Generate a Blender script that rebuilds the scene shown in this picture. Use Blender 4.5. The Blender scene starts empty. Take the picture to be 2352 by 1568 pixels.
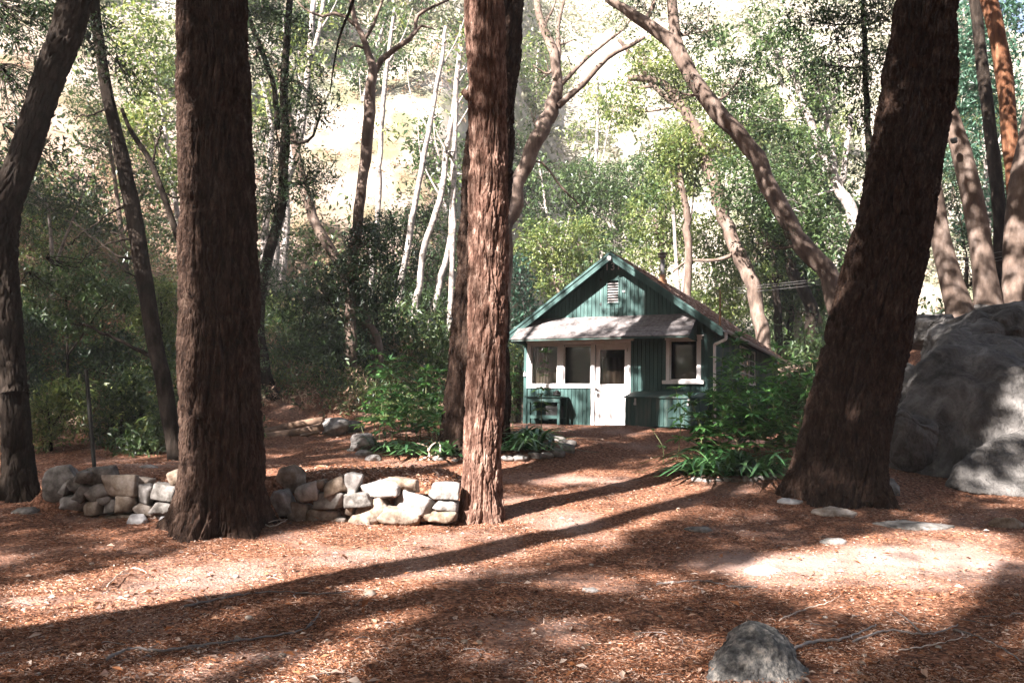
import bpy, math, random
import numpy as np
from mathutils import Matrix, Vector, noise as mnoise

# ------------------------------------------------------------------ camera, sky, sun, exposure
CX, CY, EYE = 1176.0, 784.0, 1.5
v_side = np.array([2151.0 - CX, -(1003.0 - CY)])
v_front = np.array([-3100.0 - CX, -(885.0 - CY)])
FPX = math.sqrt(-(v_side @ v_front))
def nrm(v):
    v = np.asarray(v, float)
    return v / np.linalg.norm(v)
ds = nrm([v_side[0], v_side[1], -FPX]); dl = nrm([v_front[0], v_front[1], -FPX])
up = nrm(np.cross(ds, dl))
fw = np.array([0, 0, -1.0]); fw = nrm(fw - up * (fw @ up))
rt = np.cross(fw, up)
RC = np.array([rt, fw, up])                       # world = RC @ cam
CAM = np.array([0.0, 0.0, EYE])
def ray(px, py):
    return RC @ np.array([(px - CX) / FPX, -(py - CY) / FPX, -1.0])
def at(px, py, Y):                                # point seen at photo pixel (2352 wide) standing at distance Y
    d = ray(px, py)
    return CAM + d * (Y / d[1])
def proj(P):
    c = (np.asarray(P) - CAM) @ RC
    z = np.where(-c[..., 2] > 0.05, -c[..., 2], 1e9)
    return CX + FPX * c[..., 0] / z, CY - FPX * c[..., 1] / z
SC = bpy.context.scene
cam = bpy.data.cameras.new('camera'); co = bpy.data.objects.new('camera', cam)
SC.collection.objects.link(co); SC.camera = co
cam.sensor_width = 36; cam.lens = FPX / 2352 * 36; cam.clip_end = 1000; cam.clip_start = .05
co.matrix_world = Matrix([list(RC[0]) + [0], list(RC[1]) + [0], list(RC[2]) + [EYE], [0, 0, 0, 1]])

SUN_A, SUN_E = math.radians(42), math.radians(34.7)
SDIR = np.array([math.sin(SUN_A) * math.cos(SUN_E), math.cos(SUN_A) * math.cos(SUN_E), -math.sin(SUN_E)])   # light travels this way
w = bpy.data.worlds.new("World"); SC.world = w; w.use_nodes = True
nt = w.node_tree; sky = nt.nodes.new('ShaderNodeTexSky'); sky.sky_type = 'NISHITA'; sky.sun_disc = False
sky.sun_elevation = SUN_E; sky.sun_rotation = math.atan2(-SDIR[0], -SDIR[1]); sky.air_density = 1.0; sky.dust_density = 2.5
nt.links.new(sky.outputs[0], nt.nodes['Background'].inputs[0]); nt.nodes['Background'].inputs[1].default_value = 0.05
sl = bpy.data.lights.new('sun', 'SUN'); sl.energy = 5.0; sl.angle = math.radians(0.5); sl.color = (1, .94, .90)
so = bpy.data.objects.new('sun', sl); SC.collection.objects.link(so)
so.rotation_euler = Vector(SDIR).to_track_quat('-Z', 'Y').to_euler(); so.location = (-20, -20, 30)
SC.view_settings.view_transform = 'Standard'; SC.view_settings.look = 'None'
SC.view_settings.exposure = 2.95; SC.view_settings.gamma = 1
cy = SC.cycles
cy.max_bounces = 5; cy.diffuse_bounces = 3; cy.glossy_bounces = 2; cy.transmission_bounces = 3; cy.transparent_max_bounces = 6
cy.caustics_reflective = False; cy.caustics_refractive = False
try:
    cy.use_denoising = True; cy.denoiser = 'OPENIMAGEDENOISE'
except Exception: pass

random.seed(4); RNG = np.random.default_rng(7)
COL = SC.collection

# ------------------------------------------------------------------ numpy noise
def _h(i, j, k, s):
    n = (i.astype(np.int64) * 374761393 + j.astype(np.int64) * 668265263 + k.astype(np.int64) * 2147483647 + s * 974711) & 0xffffffff
    n = ((n ^ (n >> 13)) * 1274126177) & 0xffffffff
    n = ((n ^ (n >> 16)) * 2246822519) & 0xffffffff
    return ((n ^ (n >> 15)) & 0xffffff) / float(0xffffff)
def vn(x, y, z, s=0, per=None):
    x, y, z = np.broadcast_arrays(x, y, z)
    i, j, k = np.floor(x), np.floor(y), np.floor(z)
    fx, fy, fz = x - i, y - j, z - k
    fx, fy, fz = [f * f * (3 - 2 * f) for f in (fx, fy, fz)]
    r = 0
    for a in (0, 1):
        ii = i + a
        if per: ii = np.mod(ii, per)
        for b in (0, 1):
            for c in (0, 1):
                r = r + _h(ii, j + b, k + c, s) * (fx if a else 1 - fx) * (fy if b else 1 - fy) * (fz if c else 1 - fz)
    return r * 2 - 1
def fbm(x, y, z, s=0, o=4, per=None):
    r = 0; a = .5; f = 1
    for q in range(o):
        r = r + a * vn(x * f, y * f, z * f, s + q * 17, per * f if per else None); a *= .5; f *= 2
    return r
def sm(a, b, x):
    t = np.clip((x - a) / (b - a), 0, 1); return t * t * (3 - 2 * t)
def voro(a, b, per, s):                            # F1, F2 on a strip periodic in a
    i, j = np.floor(a), np.floor(b)
    F1 = np.full(a.shape, 9.); F2 = np.full(a.shape, 9.)
    for di in (-1, 0, 1):
        for dj in (-1, 0, 1):
            ci, cj = i + di, j + dj; cm = np.mod(ci, per); z = np.zeros_like(cm)
            d = np.hypot(ci + .1 + .8 * _h(cm, cj, z, s) - a, cj + .1 + .8 * _h(cm, cj, z, s + 5) - b)
            F2 = np.minimum(F2, np.maximum(F1, d)); F1 = np.minimum(F1, d)
    return F1, F2

# ------------------------------------------------------------------ terrain
def ground(x, y, fine=True):
    x = np.asarray(x, float); y = np.asarray(y, float)
    g = np.interp(y, [-60, 0, 6, 9, 11, 14, 17, 19, 20.2, 24, 400], [-.6, -.05, .02, .15, .32, .70, 1.08, 1.42, 1.59, 1.6, 1.6])
    cur = .12 * np.sin(x * .9) * sm(-5, -3, x)
    ter = .80 * sm(11.02, 11.35, y + cur) * (1 - sm(-1.2, .6, x)) * sm(-6.6, -5.5, x)
    g = np.maximum(g, ter + .06 * sm(11.3, 12.5, y) * (1 - sm(13, 15, y)) * (ter > .4))
    px, py = x + .5, y - 17.3
    g = g + .16 * (1 - sm(.6, 1.15, np.hypot(px / 2.7, py / 1.7)))                    # planter island
    qx, qy = x - 4.9, y - 15.2
    g = g + .14 * (1 - sm(.6, 1.15, np.hypot(qx / 2.5, qy / 2.2)))                    # bed by the cabin's right corner
    g = g + 2.4 * sm(6.3, 10.5, x) * sm(12.5, 18, y)
    h0 = 21 + 13 * sm(-4, 3, x) + 2 * np.sin(x * .13)
    hill = np.maximum(0, y - h0)
    crest = 97 - 40 * sm(28, 66, x - (y - 60) * .05) + 5 * np.sin(x * .07 + 1)
    hz = .30 * np.minimum(hill, 10) + 1.05 * np.maximum(0, hill - 10)
    hz = crest * (1 - np.exp(-hz / crest * 1.15))
    g = g + hz + .55 * np.clip(-x - 9, 0, 40) * sm(8, 20, y)
    g = g + np.where(y < 0, .48 * np.maximum(0, -24 - y) + .3 * np.maximum(0, -14 - y), 0)  # unseen rise behind the viewer, shaped to block low sky light
    n = .022 * fbm(x * .9, y * .9, 0 * x, 3, 3) * 2 + sm(20, 40, y) * (1.6 * fbm(x * .12, y * .12, 0 * x, 9, 4) * sm(0, 12, hill))
    if fine: n = n + .016 * fbm(x * 5, y * 5, 0 * x, 21, 3)
    return g + n
def gz(x, y): return float(ground(x, y))
def gnd(px, py):                                  # where the ray through a photo pixel meets the ground
    d = ray(px, py); t = np.linspace(3, 120, 2400)
    P = CAM + d * (t[:, None] / d[1])
    s = P[:, 2] - ground(P[:, 0], P[:, 1])
    i = int(np.argmax(s < 0)) if (s < 0).any() else len(t) - 1
    return P[i]

def dust_sun_map(x, y):  # bare dirt, plus sunlight painted as paler ground along the lit strips
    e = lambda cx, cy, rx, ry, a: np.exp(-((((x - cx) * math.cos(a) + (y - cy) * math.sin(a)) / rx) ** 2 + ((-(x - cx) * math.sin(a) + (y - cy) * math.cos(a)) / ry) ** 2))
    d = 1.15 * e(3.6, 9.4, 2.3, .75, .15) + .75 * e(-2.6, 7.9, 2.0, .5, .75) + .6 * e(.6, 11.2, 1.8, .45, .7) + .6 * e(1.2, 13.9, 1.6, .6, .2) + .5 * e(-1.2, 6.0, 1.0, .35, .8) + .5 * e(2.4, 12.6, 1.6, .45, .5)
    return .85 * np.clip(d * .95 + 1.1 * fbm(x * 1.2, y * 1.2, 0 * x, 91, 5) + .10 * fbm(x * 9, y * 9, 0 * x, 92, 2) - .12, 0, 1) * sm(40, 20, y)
# ------------------------------------------------------------------ objects
OFF = {}
def tag(o, label=None, cat=None, group=None, kind=None):
    if label: o['label'] = label
    if cat: o['category'] = cat
    if group: o['group'] = group
    if kind: o['kind'] = kind
    return o
def thing(name, label, cat, loc, rz=0, group=None):
    o = bpy.data.objects.new(name, None); COL.objects.link(o); o.location = [float(v) for v in loc]
    o.rotation_euler = (0, 0, rz); o.empty_display_size = .2
    OFF[o.name] = np.array(loc, float)
    return tag(o, label, cat, group)
class Buf:
    def __init__(s): s.v = []; s.f = []; s.n = 0; s.a = []
    def add(s, V, F, rnd=None):
        V = np.asarray(V, float).reshape(-1, 3); F = np.asarray(F, np.int64)
        s.v.append(V); s.f.append(F + s.n); s.n += len(V)
        s.a.append(np.full(len(F), random.random()) if rnd is None else np.broadcast_to(np.asarray(rnd, float), (len(F),)))
        return s
    def box(s, c, d, R=None, rnd=None):
        c = np.array(c, float); d = np.array(d, float) / 2
        V = np.array([[x, y, z] for z in (-1, 1) for y in (-1, 1) for x in (-1, 1)]) * d
        if R is not None: V = V @ np.asarray(R).T
        return s.add(V + c, [[0, 2, 3, 1], [4, 5, 7, 6], [0, 1, 5, 4], [2, 6, 7, 3], [0, 4, 6, 2], [1, 3, 7, 5]], rnd)
    def bx(s, x0, x1, y0, y1, z0, z1, rnd=None):
        return s.box(((x0 + x1) / 2, (y0 + y1) / 2, (z0 + z1) / 2), (x1 - x0, y1 - y0, z1 - z0), rnd=rnd)
    def tube(s, P, r, n=8, lump=0., seed=0, caps=True, rnd=None):
        P = np.asarray(P, float); r = np.broadcast_to(np.asarray(r, float), (len(P),))
        T = np.gradient(P, axis=0); T /= np.linalg.norm(T, axis=1)[:, None] + 1e-9
        ref = np.array([0.31, .95, .05]) if abs(T[:, 1]).mean() < .8 else np.array([1., 0, 0.1])
        A = np.cross(T, ref); A /= np.linalg.norm(A, axis=1)[:, None]; B = np.cross(T, A)
        th = np.arange(n) / n * 2 * np.pi
        L = np.concatenate([[0], np.cumsum(np.linalg.norm(np.diff(P, axis=0), axis=1))])
        rr = r[:, None] * np.ones(n)
        if lump:
            c, q = np.cos(th)[None], np.sin(th)[None]
            rr = rr * (1 + lump * fbm(c * 1.1 + 5 + 0 * rr, q * 1.1 + 0 * rr, L[:, None] / (r.mean() * 5) + 0 * rr, seed, 3) * 2)
        V = P[:, None] + rr[..., None] * (np.cos(th)[None, :, None] * A[:, None] + np.sin(th)[None, :, None] * B[:, None])
        m = len(P); i = np.arange(m - 1)[:, None] * n; j = np.arange(n)[None]; k = (j + 1) % n
        F = np.stack([i + j, i + k, i + n + k, i + n + j], -1).reshape(-1, 4)
        V = V.reshape(-1, 3)
        if caps:
            V = np.vstack([V, P[:1], P[-1:]]); a = m * n
            j = np.arange(n); k = (j + 1) % n
            F = np.vstack([F, np.stack([k, j, 0 * j + a, 0 * j + a], -1), np.stack([(m - 1) * n + j, (m - 1) * n + k, 0 * j + a + 1, 0 * j + a + 1], -1)])
        return s.add(V, F, rnd)
    def leaves(s, P, D, N, L, W, fold=.25, rnd=None, droop=0.):
        n = len(P); L = np.broadcast_to(L, (n,))[:, None]; W = np.broadcast_to(W, (n,))[:, None]
        D = D / (np.linalg.norm(D, axis=1)[:, None] + 1e-9); S = np.cross(D, N); S /= np.linalg.norm(S, axis=1)[:, None] + 1e-9
        U = np.cross(S, D)
        m = P + D * L * .45 + U * W * fold
        tip = P + D * L; tip[:, 2] -= droop * L[:, 0]
        V = np.stack([P, m + S * W * .5, tip, m - S * W * .5], 1).reshape(-1, 3)
        F = (np.arange(n) * 4)[:, None] + np.arange(4)[None]
        return s.add(V, F, RNG.random(n) if rnd is None else rnd)
def link(name, b, mat, parent=None, smooth=False, local=False, edge=None):
    """links everything collected in b as ONE mesh object called name"""
    V = np.vstack(b.v)
    par = parent
    if parent is not None and not local:
        V = V - OFF[parent.name]
    me = bpy.data.meshes.new(name)
    Fs = b.f; A = np.concatenate(b.a)
    me.vertices.add(len(V)); me.vertices.foreach_set('co', V.astype(np.float32).ravel())
    F = np.vstack([f if f.shape[1] == 4 else np.hstack([f, f[:, -1:]]) for f in Fs])
    tri = F[:, 2] == F[:, 3]
    cnt = np.where(tri, 3, 4); start = np.concatenate([[0], np.cumsum(cnt)[:-1]])
    keep = np.ones(F.shape, bool); keep[tri, 3] = False
    me.loops.add(int(cnt.sum())); me.loops.foreach_set('vertex_index', F[keep].astype(np.int32))
    me.polygons.add(len(F)); me.polygons.foreach_set('loop_start', start.astype(np.int32))
    me.update(calc_edges=True)
    me.polygons.foreach_set('use_smooth', np.full(len(F), bool(smooth)))
    at_ = me.attributes.new('rnd', 'FLOAT', 'FACE'); at_.data.foreach_set('value', A.astype(np.float32))
    me.materials.append(mat)
    o = bpy.data.objects.new(name, me); COL.objects.link(o)
    if par is not None:
        o.parent = par; OFF[o.name] = OFF.get(par.name, np.zeros(3))
    else: OFF[o.name] = np.zeros(3)
    return o
def copy_tree(o, parent=None):
    c = o.copy(); COL.objects.link(c); c.parent = parent
    for ch in list(o.children): copy_tree(ch, c)
    return c

# ------------------------------------------------------------------ materials
def mat_(name, ramp, scale=4., stretch=(1, 1, 1), rough=.8, bump=.3, bdist=.02, detail=6, rnd=0., bscale=None, spec=.3, coord='Object', trans=None, dist=0., musg=None):
    m = bpy.data.materials.new(name); m.use_nodes = True; t = m.node_tree; N = t.nodes; K = t.links
    bs = N['Principled BSDF']; bs.inputs['Roughness'].default_value = rough; bs.inputs['Specular IOR Level'].default_value = spec
    tc = N.new('ShaderNodeTexCoord'); mp = N.new('ShaderNodeMapping'); mp.inputs['Scale'].default_value = stretch
    K.new(tc.outputs[coord], mp.inputs[0])
    no = N.new('ShaderNodeTexNoise'); no.inputs['Scale'].default_value = scale; no.inputs['Detail'].default_value = detail
    no.inputs['Roughness'].default_value = .65; no.inputs['Distortion'].default_value = dist
    K.new(mp.outputs[0], no.inputs['Vector'])
    fac = no.outputs['Fac']
    if rnd:
        a = N.new('ShaderNodeAttribute'); a.attribute_name = 'rnd'
        mx = N.new('ShaderNodeMath'); mx.operation = 'MULTIPLY_ADD'; mx.inputs[1].default_value = rnd
        sb = N.new('ShaderNodeMath'); sb.operation = 'SUBTRACT'; sb.inputs[1].default_value = .5
        K.new(a.outputs['Fac'], sb.inputs[0]); K.new(sb.outputs[0], mx.inputs[0]); K.new(fac, mx.inputs[2]); fac = mx.outputs[0]
    cr = N.new('ShaderNodeValToRGB'); K.new(fac, cr.inputs[0])
    e = cr.color_ramp.elements
    while len(e) > 1: e.remove(e[0])
    e[0].position = ramp[0][0]; e[0].color = (*ramp[0][1], 1)
    for p, c in ramp[1:]:
        q = e.new(p); q.color = (*c, 1)
    K.new(cr.outputs[0], bs.inputs['Base Color'])
    if bump:
        n2 = N.new('ShaderNodeTexNoise'); n2.inputs['Scale'].default_value = bscale or scale * 4; n2.inputs['Detail'].default_value = 5
        K.new(mp.outputs[0], n2.inputs['Vector'])
        bp = N.new('ShaderNodeBump'); bp.inputs['Strength'].default_value = bump; bp.inputs['Distance'].default_value = bdist
        K.new(n2.outputs['Fac'], bp.inputs['Height']); K.new(bp.outputs[0], bs.inputs['Normal'])
    if trans:
        tr = N.new('ShaderNodeBsdfTranslucent'); mi = N.new('ShaderNodeMixShader'); mi.inputs[0].default_value = trans
        hs = N.new('ShaderNodeHueSaturation'); hs.inputs['Value'].default_value = 1.7; hs.inputs['Hue'].default_value = .48; hs.inputs['Saturation'].default_value = 1.1
        K.new(cr.outputs[0], hs.inputs['Color']); K.new(hs.outputs[0], tr.inputs[0])
        K.new(bs.outputs[0], mi.inputs[1]); K.new(tr.outputs[0], mi.inputs[2]); K.new(mi.outputs[0], N['Material Output'].inputs[0])
    return m
def leafmat(name, a, b, c, rough=.42, trans=.3):
    return mat_(name, [(.25, a), (.55, b), (.8, c)], scale=.35, rough=rough, bump=0, rnd=.75, spec=.5, trans=trans, detail=3)
M = {}
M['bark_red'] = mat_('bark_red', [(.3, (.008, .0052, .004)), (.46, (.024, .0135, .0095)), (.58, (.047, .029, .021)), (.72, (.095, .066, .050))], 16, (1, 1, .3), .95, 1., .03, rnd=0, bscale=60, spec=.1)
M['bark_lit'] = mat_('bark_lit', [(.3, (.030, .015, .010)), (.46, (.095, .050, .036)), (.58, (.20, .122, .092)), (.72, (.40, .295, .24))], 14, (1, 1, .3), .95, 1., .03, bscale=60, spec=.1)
M['bark_dark'] = mat_('bark_dark', [(.3, (.006, .0045, .0035)), (.52, (.020, .0145, .011)), (.72, (.052, .040, .032))], 10, (1, 1, .35), .95, .8, .02, bscale=30, spec=.1)
M['bark_grey'] = mat_('bark_grey', [(.3, (.05, .036, .029)), (.5, (.13, .092, .072)), (.7, (.24, .185, .155))], 4, (1, 1, .4), .9, .5, .015, bscale=22, spec=.15)
M['bark_pale'] = mat_('bark_pale', [(.34, (.07, .06, .05)), (.46, (.24, .205, .185)), (.7, (.44, .39, .36))], 5, (1, 1, 1.6), .85, .4, .01, bscale=20, spec=.2)
M['bark_orange'] = mat_('bark_orange', [(.3, (.025, .012, .008)), (.5, (.11, .047, .024)), (.7, (.22, .115, .065))], 6, (1, 1, .25), .9, .7, .02, bscale=25, spec=.1)
M['leaf_dark'] = leafmat('leaf_dark', (.009, .020, .009), (.022, .044, .018), (.048, .080, .030))
M['leaf_mid'] = leafmat('leaf_mid', (.020, .040, .014), (.046, .082, .027), (.095, .14, .05))
M['leaf_light'] = leafmat('leaf_light', (.05, .085, .022), (.115, .16, .045), (.24, .27, .10), trans=.38)
M['leaf_blue'] = leafmat('leaf_blue', (.02, .05, .03), (.05, .11, .07), (.10, .19, .13))
M['leaf_pale'] = leafmat('leaf_pale', (.10, .11, .06), (.22, .22, .145), (.34, .31, .25), .7)
M['leaf_dry'] = leafmat('leaf_dry', (.16, .10, .06), (.33, .22, .15), (.45, .36, .25), .8)
M['leaf_strap'] = leafmat('leaf_strap', (.020, .060, .022), (.045, .115, .04), (.10, .20, .07), .33, .2)
M['leaf_whorl'] = leafmat('leaf_whorl', (.028, .085, .026), (.06, .165, .045), (.12, .26, .075), .4, .3)
M['stem_green'] = mat_('stem_green', [(.3, (.10, .13, .05)), (.7, (.25, .26, .12))], 8, rough=.6, bump=0)
M['rock'] = mat_('rock', [(.28, (.065, .057, .05)), (.45, (.15, .137, .125)), (.6, (.25, .23, .215)), (.8, (.38, .355, .34))], 8, rough=.9, bump=.5, bdist=.015, bscale=30, rnd=.25, spec=.15)
M['rock_warm'] = mat_('rock_warm', [(.25, (.09, .062, .042)), (.45, (.20, .155, .12)), (.6, (.31, .26, .22)), (.8, (.44, .395, .36))], 8, rough=.9, bump=.5, bdist=.015, bscale=30, rnd=.3, spec=.15)
M['rock_mottled'] = mat_('rock_mottled', [(.34, (.04, .038, .037)), (.46, (.11, .105, .10)), (.54, (.19, .18, .165)), (.64, (.36, .32, .28))], 13, rough=.9, bump=1., bdist=.03, bscale=45, spec=.15, detail=10)
M['rock_big'] = mat_('rock_big', [(.30, (.034, .031, .029)), (.44, (.082, .076, .071)), (.56, (.135, .125, .117)), (.72, (.24, .225, .21))], 2.2, (1, 1, .6), .92, 1., .06, bscale=22, spec=.15, detail=9, dist=.8)
M['rock_white'] = mat_('rock_white', [(.3, (.28, .27, .27)), (.7, (.48, .47, .47))], 8, rough=.8, bump=.3)
M['paint_green'] = mat_('paint_green', [(.25, (.018, .042, .037)), (.48, (.035, .082, .074)), (.62, (.058, .115, .105)), (.74, (.12, .17, .16)), (.85, (.22, .25, .235))], 4.5, (1, 1, .18), .62, .35, .004, rnd=.16, bscale=40, spec=.3)
M['paint_green_dirty'] = mat_('paint_green_dirty', [(.25, (.016, .034, .029)), (.5, (.031, .075, .066)), (.72, (.085, .10, .085))], 3, (1, 1, .3), .7, .35, .004, rnd=.25, bscale=40)
M['paint_dark'] = mat_('paint_dark', [(.3, (.012, .030, .026)), (.7, (.028, .070, .058))], 4, rough=.7, bump=.2, bdist=.003)
M['paint_white'] = mat_('paint_white', [(.3, (.60, .55, .53)), (.5, (.74, .69, .68)), (.75, (.80, .76, .76))], 5, (1, 1, .5), .55, .15, .003, spec=.35)
M['shingle'] = mat_('shingle', [(.3, (.10, .085, .082)), (.5, (.175, .155, .15)), (.7, (.27, .245, .24))], 12, rough=.95, bump=.7, bdist=.006, bscale=90, rnd=.14, spec=.1)
M['roof_litter'] = mat_('roof_litter', [(.3, (.07, .035, .025)), (.46, (.19, .10, .07)), (.58, (.30, .22, .18)), (.75, (.50, .43, .40))], 5, rough=.95, bump=.9, bdist=.02, bscale=30, rnd=.2, spec=.1)
M['metal_grey'] = mat_('metal_grey', [(.3, (.28, .25, .24)), (.7, (.48, .45, .44))], 6, rough=.5, bump=.1, spec=.5)
M['flue'] = mat_('flue', [(.3, (.07, .062, .058)), (.7, (.17, .155, .15))], 8, rough=.55, bump=.15, spec=.5)
M['rust'] = mat_('rust', [(.3, (.12, .05, .025)), (.7, (.33, .17, .09))], 9, rough=.9, bump=.3)
M['dark'] = mat_('dark', [(.3, (.012, .012, .012)), (.7, (.03, .028, .026))], 9, rough=.6, bump=0)
M['post_dark'] = mat_('post_dark', [(.3, (.012, .014, .012)), (.7, (.04, .04, .035))], 9, rough=.7, bump=.1)
M['interior'] = mat_('interior', [(.3, (.025, .017, .013)), (.7, (.06, .042, .032))], 3, rough=.8, bump=0)
M['curtain'] = mat_('curtain', [(.3, (.09, .062, .05)), (.7, (.20, .15, .125))], 9, (3, 3, .3), .9, .3, .02)
M['curtain_dark'] = mat_('curtain_dark', [(.3, (.03, .018, .014)), (.7, (.075, .045, .035))], 9, (3, 3, .3), .9, .3, .02)
M['brass'] = mat_('brass', [(.3, (.05, .04, .035)), (.7, (.12, .10, .09))], 9, rough=.4, bump=0, spec=.6)
M['wood_log'] = mat_('wood_log', [(.3, (.06, .035, .025)), (.6, (.19, .12, .08)), (.8, (.36, .26, .18))], 5, (1, 1, 1), .9, .5, .01, bscale=30)
M['twig_pale'] = mat_('twig_pale', [(.3, (.28, .20, .15)), (.7, (.58, .48, .40))], 12, rough=.8, bump=.2, rnd=.3)
M['twig_grey'] = mat_('twig_grey', [(.3, (.10, .085, .078)), (.7, (.27, .235, .22))], 12, rough=.85, bump=.2, rnd=.3)
M['wire'] = mat_('wire', [(.3, (.10, .095, .09)), (.7, (.17, .16, .155))], 12, rough=.5, bump=0)
M['needles'] = mat_('needles', [(.12, (.028, .013, .009)), (.34, (.14, .048, .022)), (.54, (.32, .125, .060)), (.74, (.42, .24, .15)), (.95, (.54, .42, .35))], 1.1, rough=.85, bump=0, rnd=.9, spec=.15)
M['dry_leaf'] = mat_('dry_leaf', [(.12, (.06, .025, .012)), (.34, (.24, .095, .038)), (.6, (.36, .20, .12)), (.85, (.52, .42, .35))], 1.5, rough=.75, bump=0, rnd=.9, spec=.2, trans=.15)
def glass():
    m = bpy.data.materials.new('glass'); m.use_nodes = True; t = m.node_tree; N = t.nodes; K = t.links
    N.remove(N['Principled BSDF'])
    a = N.new('ShaderNodeBsdfTransparent'); a.inputs[0].default_value = (.85, .87, .84, 1)
    g = N.new('ShaderNodeBsdfGlossy'); g.inputs['Roughness'].default_value = .04
    fr = N.new('ShaderNodeFresnel'); fr.inputs[0].default_value = 1.6
    mu = N.new('ShaderNodeMath'); mu.operation = 'MULTIPLY_ADD'; mu.inputs[1].default_value = 1.1; mu.inputs[2].default_value = .0; mu.use_clamp = True
    mi = N.new('ShaderNodeMixShader'); K.new(fr.outputs[0], mu.inputs[0]); K.new(mu.outputs[0], mi.inputs[0]); K.new(a.outputs[0], mi.inputs[1]); K.new(g.outputs[0], mi.inputs[2])
    K.new(mi.outputs[0], N['Material Output'].inputs[0]); return m
M['glass'] = glass()
def groundmat():
    m = mat_('ground', [(.28, (.024, .014, .010)), (.43, (.085, .040, .025)), (.53, (.20, .088, .050)), (.63, (.33, .18, .12)), (.76, (.46, .36, .31))], 22, (1, 1, 1), .95, 1.0, .03, detail=9, bscale=38, spec=.1)
    t = m.node_tree; N = t.nodes; K = t.links; bs = N['Principled BSDF']
    cr = [n for n in N if n.type == 'VALTORGB'][0]
    tc = [n for n in N if n.type == 'TEX_COORD'][0]
    # sunlit strips painted lighter, with pale dust patches
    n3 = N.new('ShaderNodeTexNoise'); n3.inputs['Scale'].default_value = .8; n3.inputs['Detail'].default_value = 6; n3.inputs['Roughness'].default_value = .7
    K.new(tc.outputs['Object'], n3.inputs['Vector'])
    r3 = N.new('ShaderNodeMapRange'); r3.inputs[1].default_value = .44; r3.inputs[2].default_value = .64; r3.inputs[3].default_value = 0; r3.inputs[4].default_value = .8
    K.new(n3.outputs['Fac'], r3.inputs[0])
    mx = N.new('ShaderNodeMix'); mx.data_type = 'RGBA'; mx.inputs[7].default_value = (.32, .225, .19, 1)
    ad = N.new('ShaderNodeAttribute'); ad.attribute_name = 'dust_sun'; K.new(ad.outputs['Fac'], mx.inputs[0]); K.new(cr.outputs[0], mx.inputs[6])
    # far hillside: dry pale slope
    sx = N.new('ShaderNodeSeparateXYZ'); K.new(tc.outputs['Object'], sx.inputs[0])
    n4 = N.new('ShaderNodeTexNoise'); n4.inputs['Scale'].default_value = .5; n4.inputs['Detail'].default_value = 8; K.new(tc.outputs['Object'], n4.inputs['Vector'])
    c4 = N.new('ShaderNodeValToRGB'); K.new(n4.outputs['Fac'], c4.inputs[0])
    e = c4.color_ramp.elements; e[0].position = .36; e[0].color = (.13, .13, .08, 1); e[1].position = .62; e[1].color = (.33, .29, .25, 1)
    r4 = N.new('ShaderNodeMapRange'); r4.inputs[1].default_value = 23; r4.inputs[2].default_value = 40; K.new(sx.outputs[1], r4.inputs[0])
    m2 = N.new('ShaderNodeMix'); m2.data_type = 'RGBA'; K.new(r4.outputs[0], m2.inputs[0]); K.new(mx.outputs[2], m2.inputs[6]); K.new(c4.outputs[0], m2.inputs[7])
    K.new(m2.outputs[2], bs.inputs['Base Color'])
    return m
M['ground'] = groundmat()

# ------------------------------------------------------------------ the ground sheet
def axis(lo, hi, a, b, fine, g=1.06):
    c = list(np.arange(a, b, fine)); s = fine
    x = c[-1]
    while x < hi: s *= g; x += s; c.append(x)
    s = fine; x = c[0]
    while x > lo: s *= g; x -= s; c.insert(0, x)
    return np.array(c)
gx = axis(-150, 150, -8, 8, .07, 1.035); gy = axis(-60, 150, 4.5, 17, .06, 1.03)
X, Y = np.meshgrid(gx, gy)
b = Buf(); nx = len(gx); ny = len(gy)
i = (np.arange(ny - 1)[:, None] * nx + np.arange(nx - 1)[None]).reshape(-1)
b.add(np.stack([X, Y, ground(X, Y)], -1), np.stack([i, i + 1, i + nx + 1, i + nx], -1), 0)
go_ = tag(link('ground', b, M['ground'], smooth=True), kind='structure')
da = go_.data.attributes.new('dust_sun', 'FLOAT', 'POINT'); da.data.foreach_set('value', dust_sun_map(X, Y).astype(np.float32).ravel())

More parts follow.
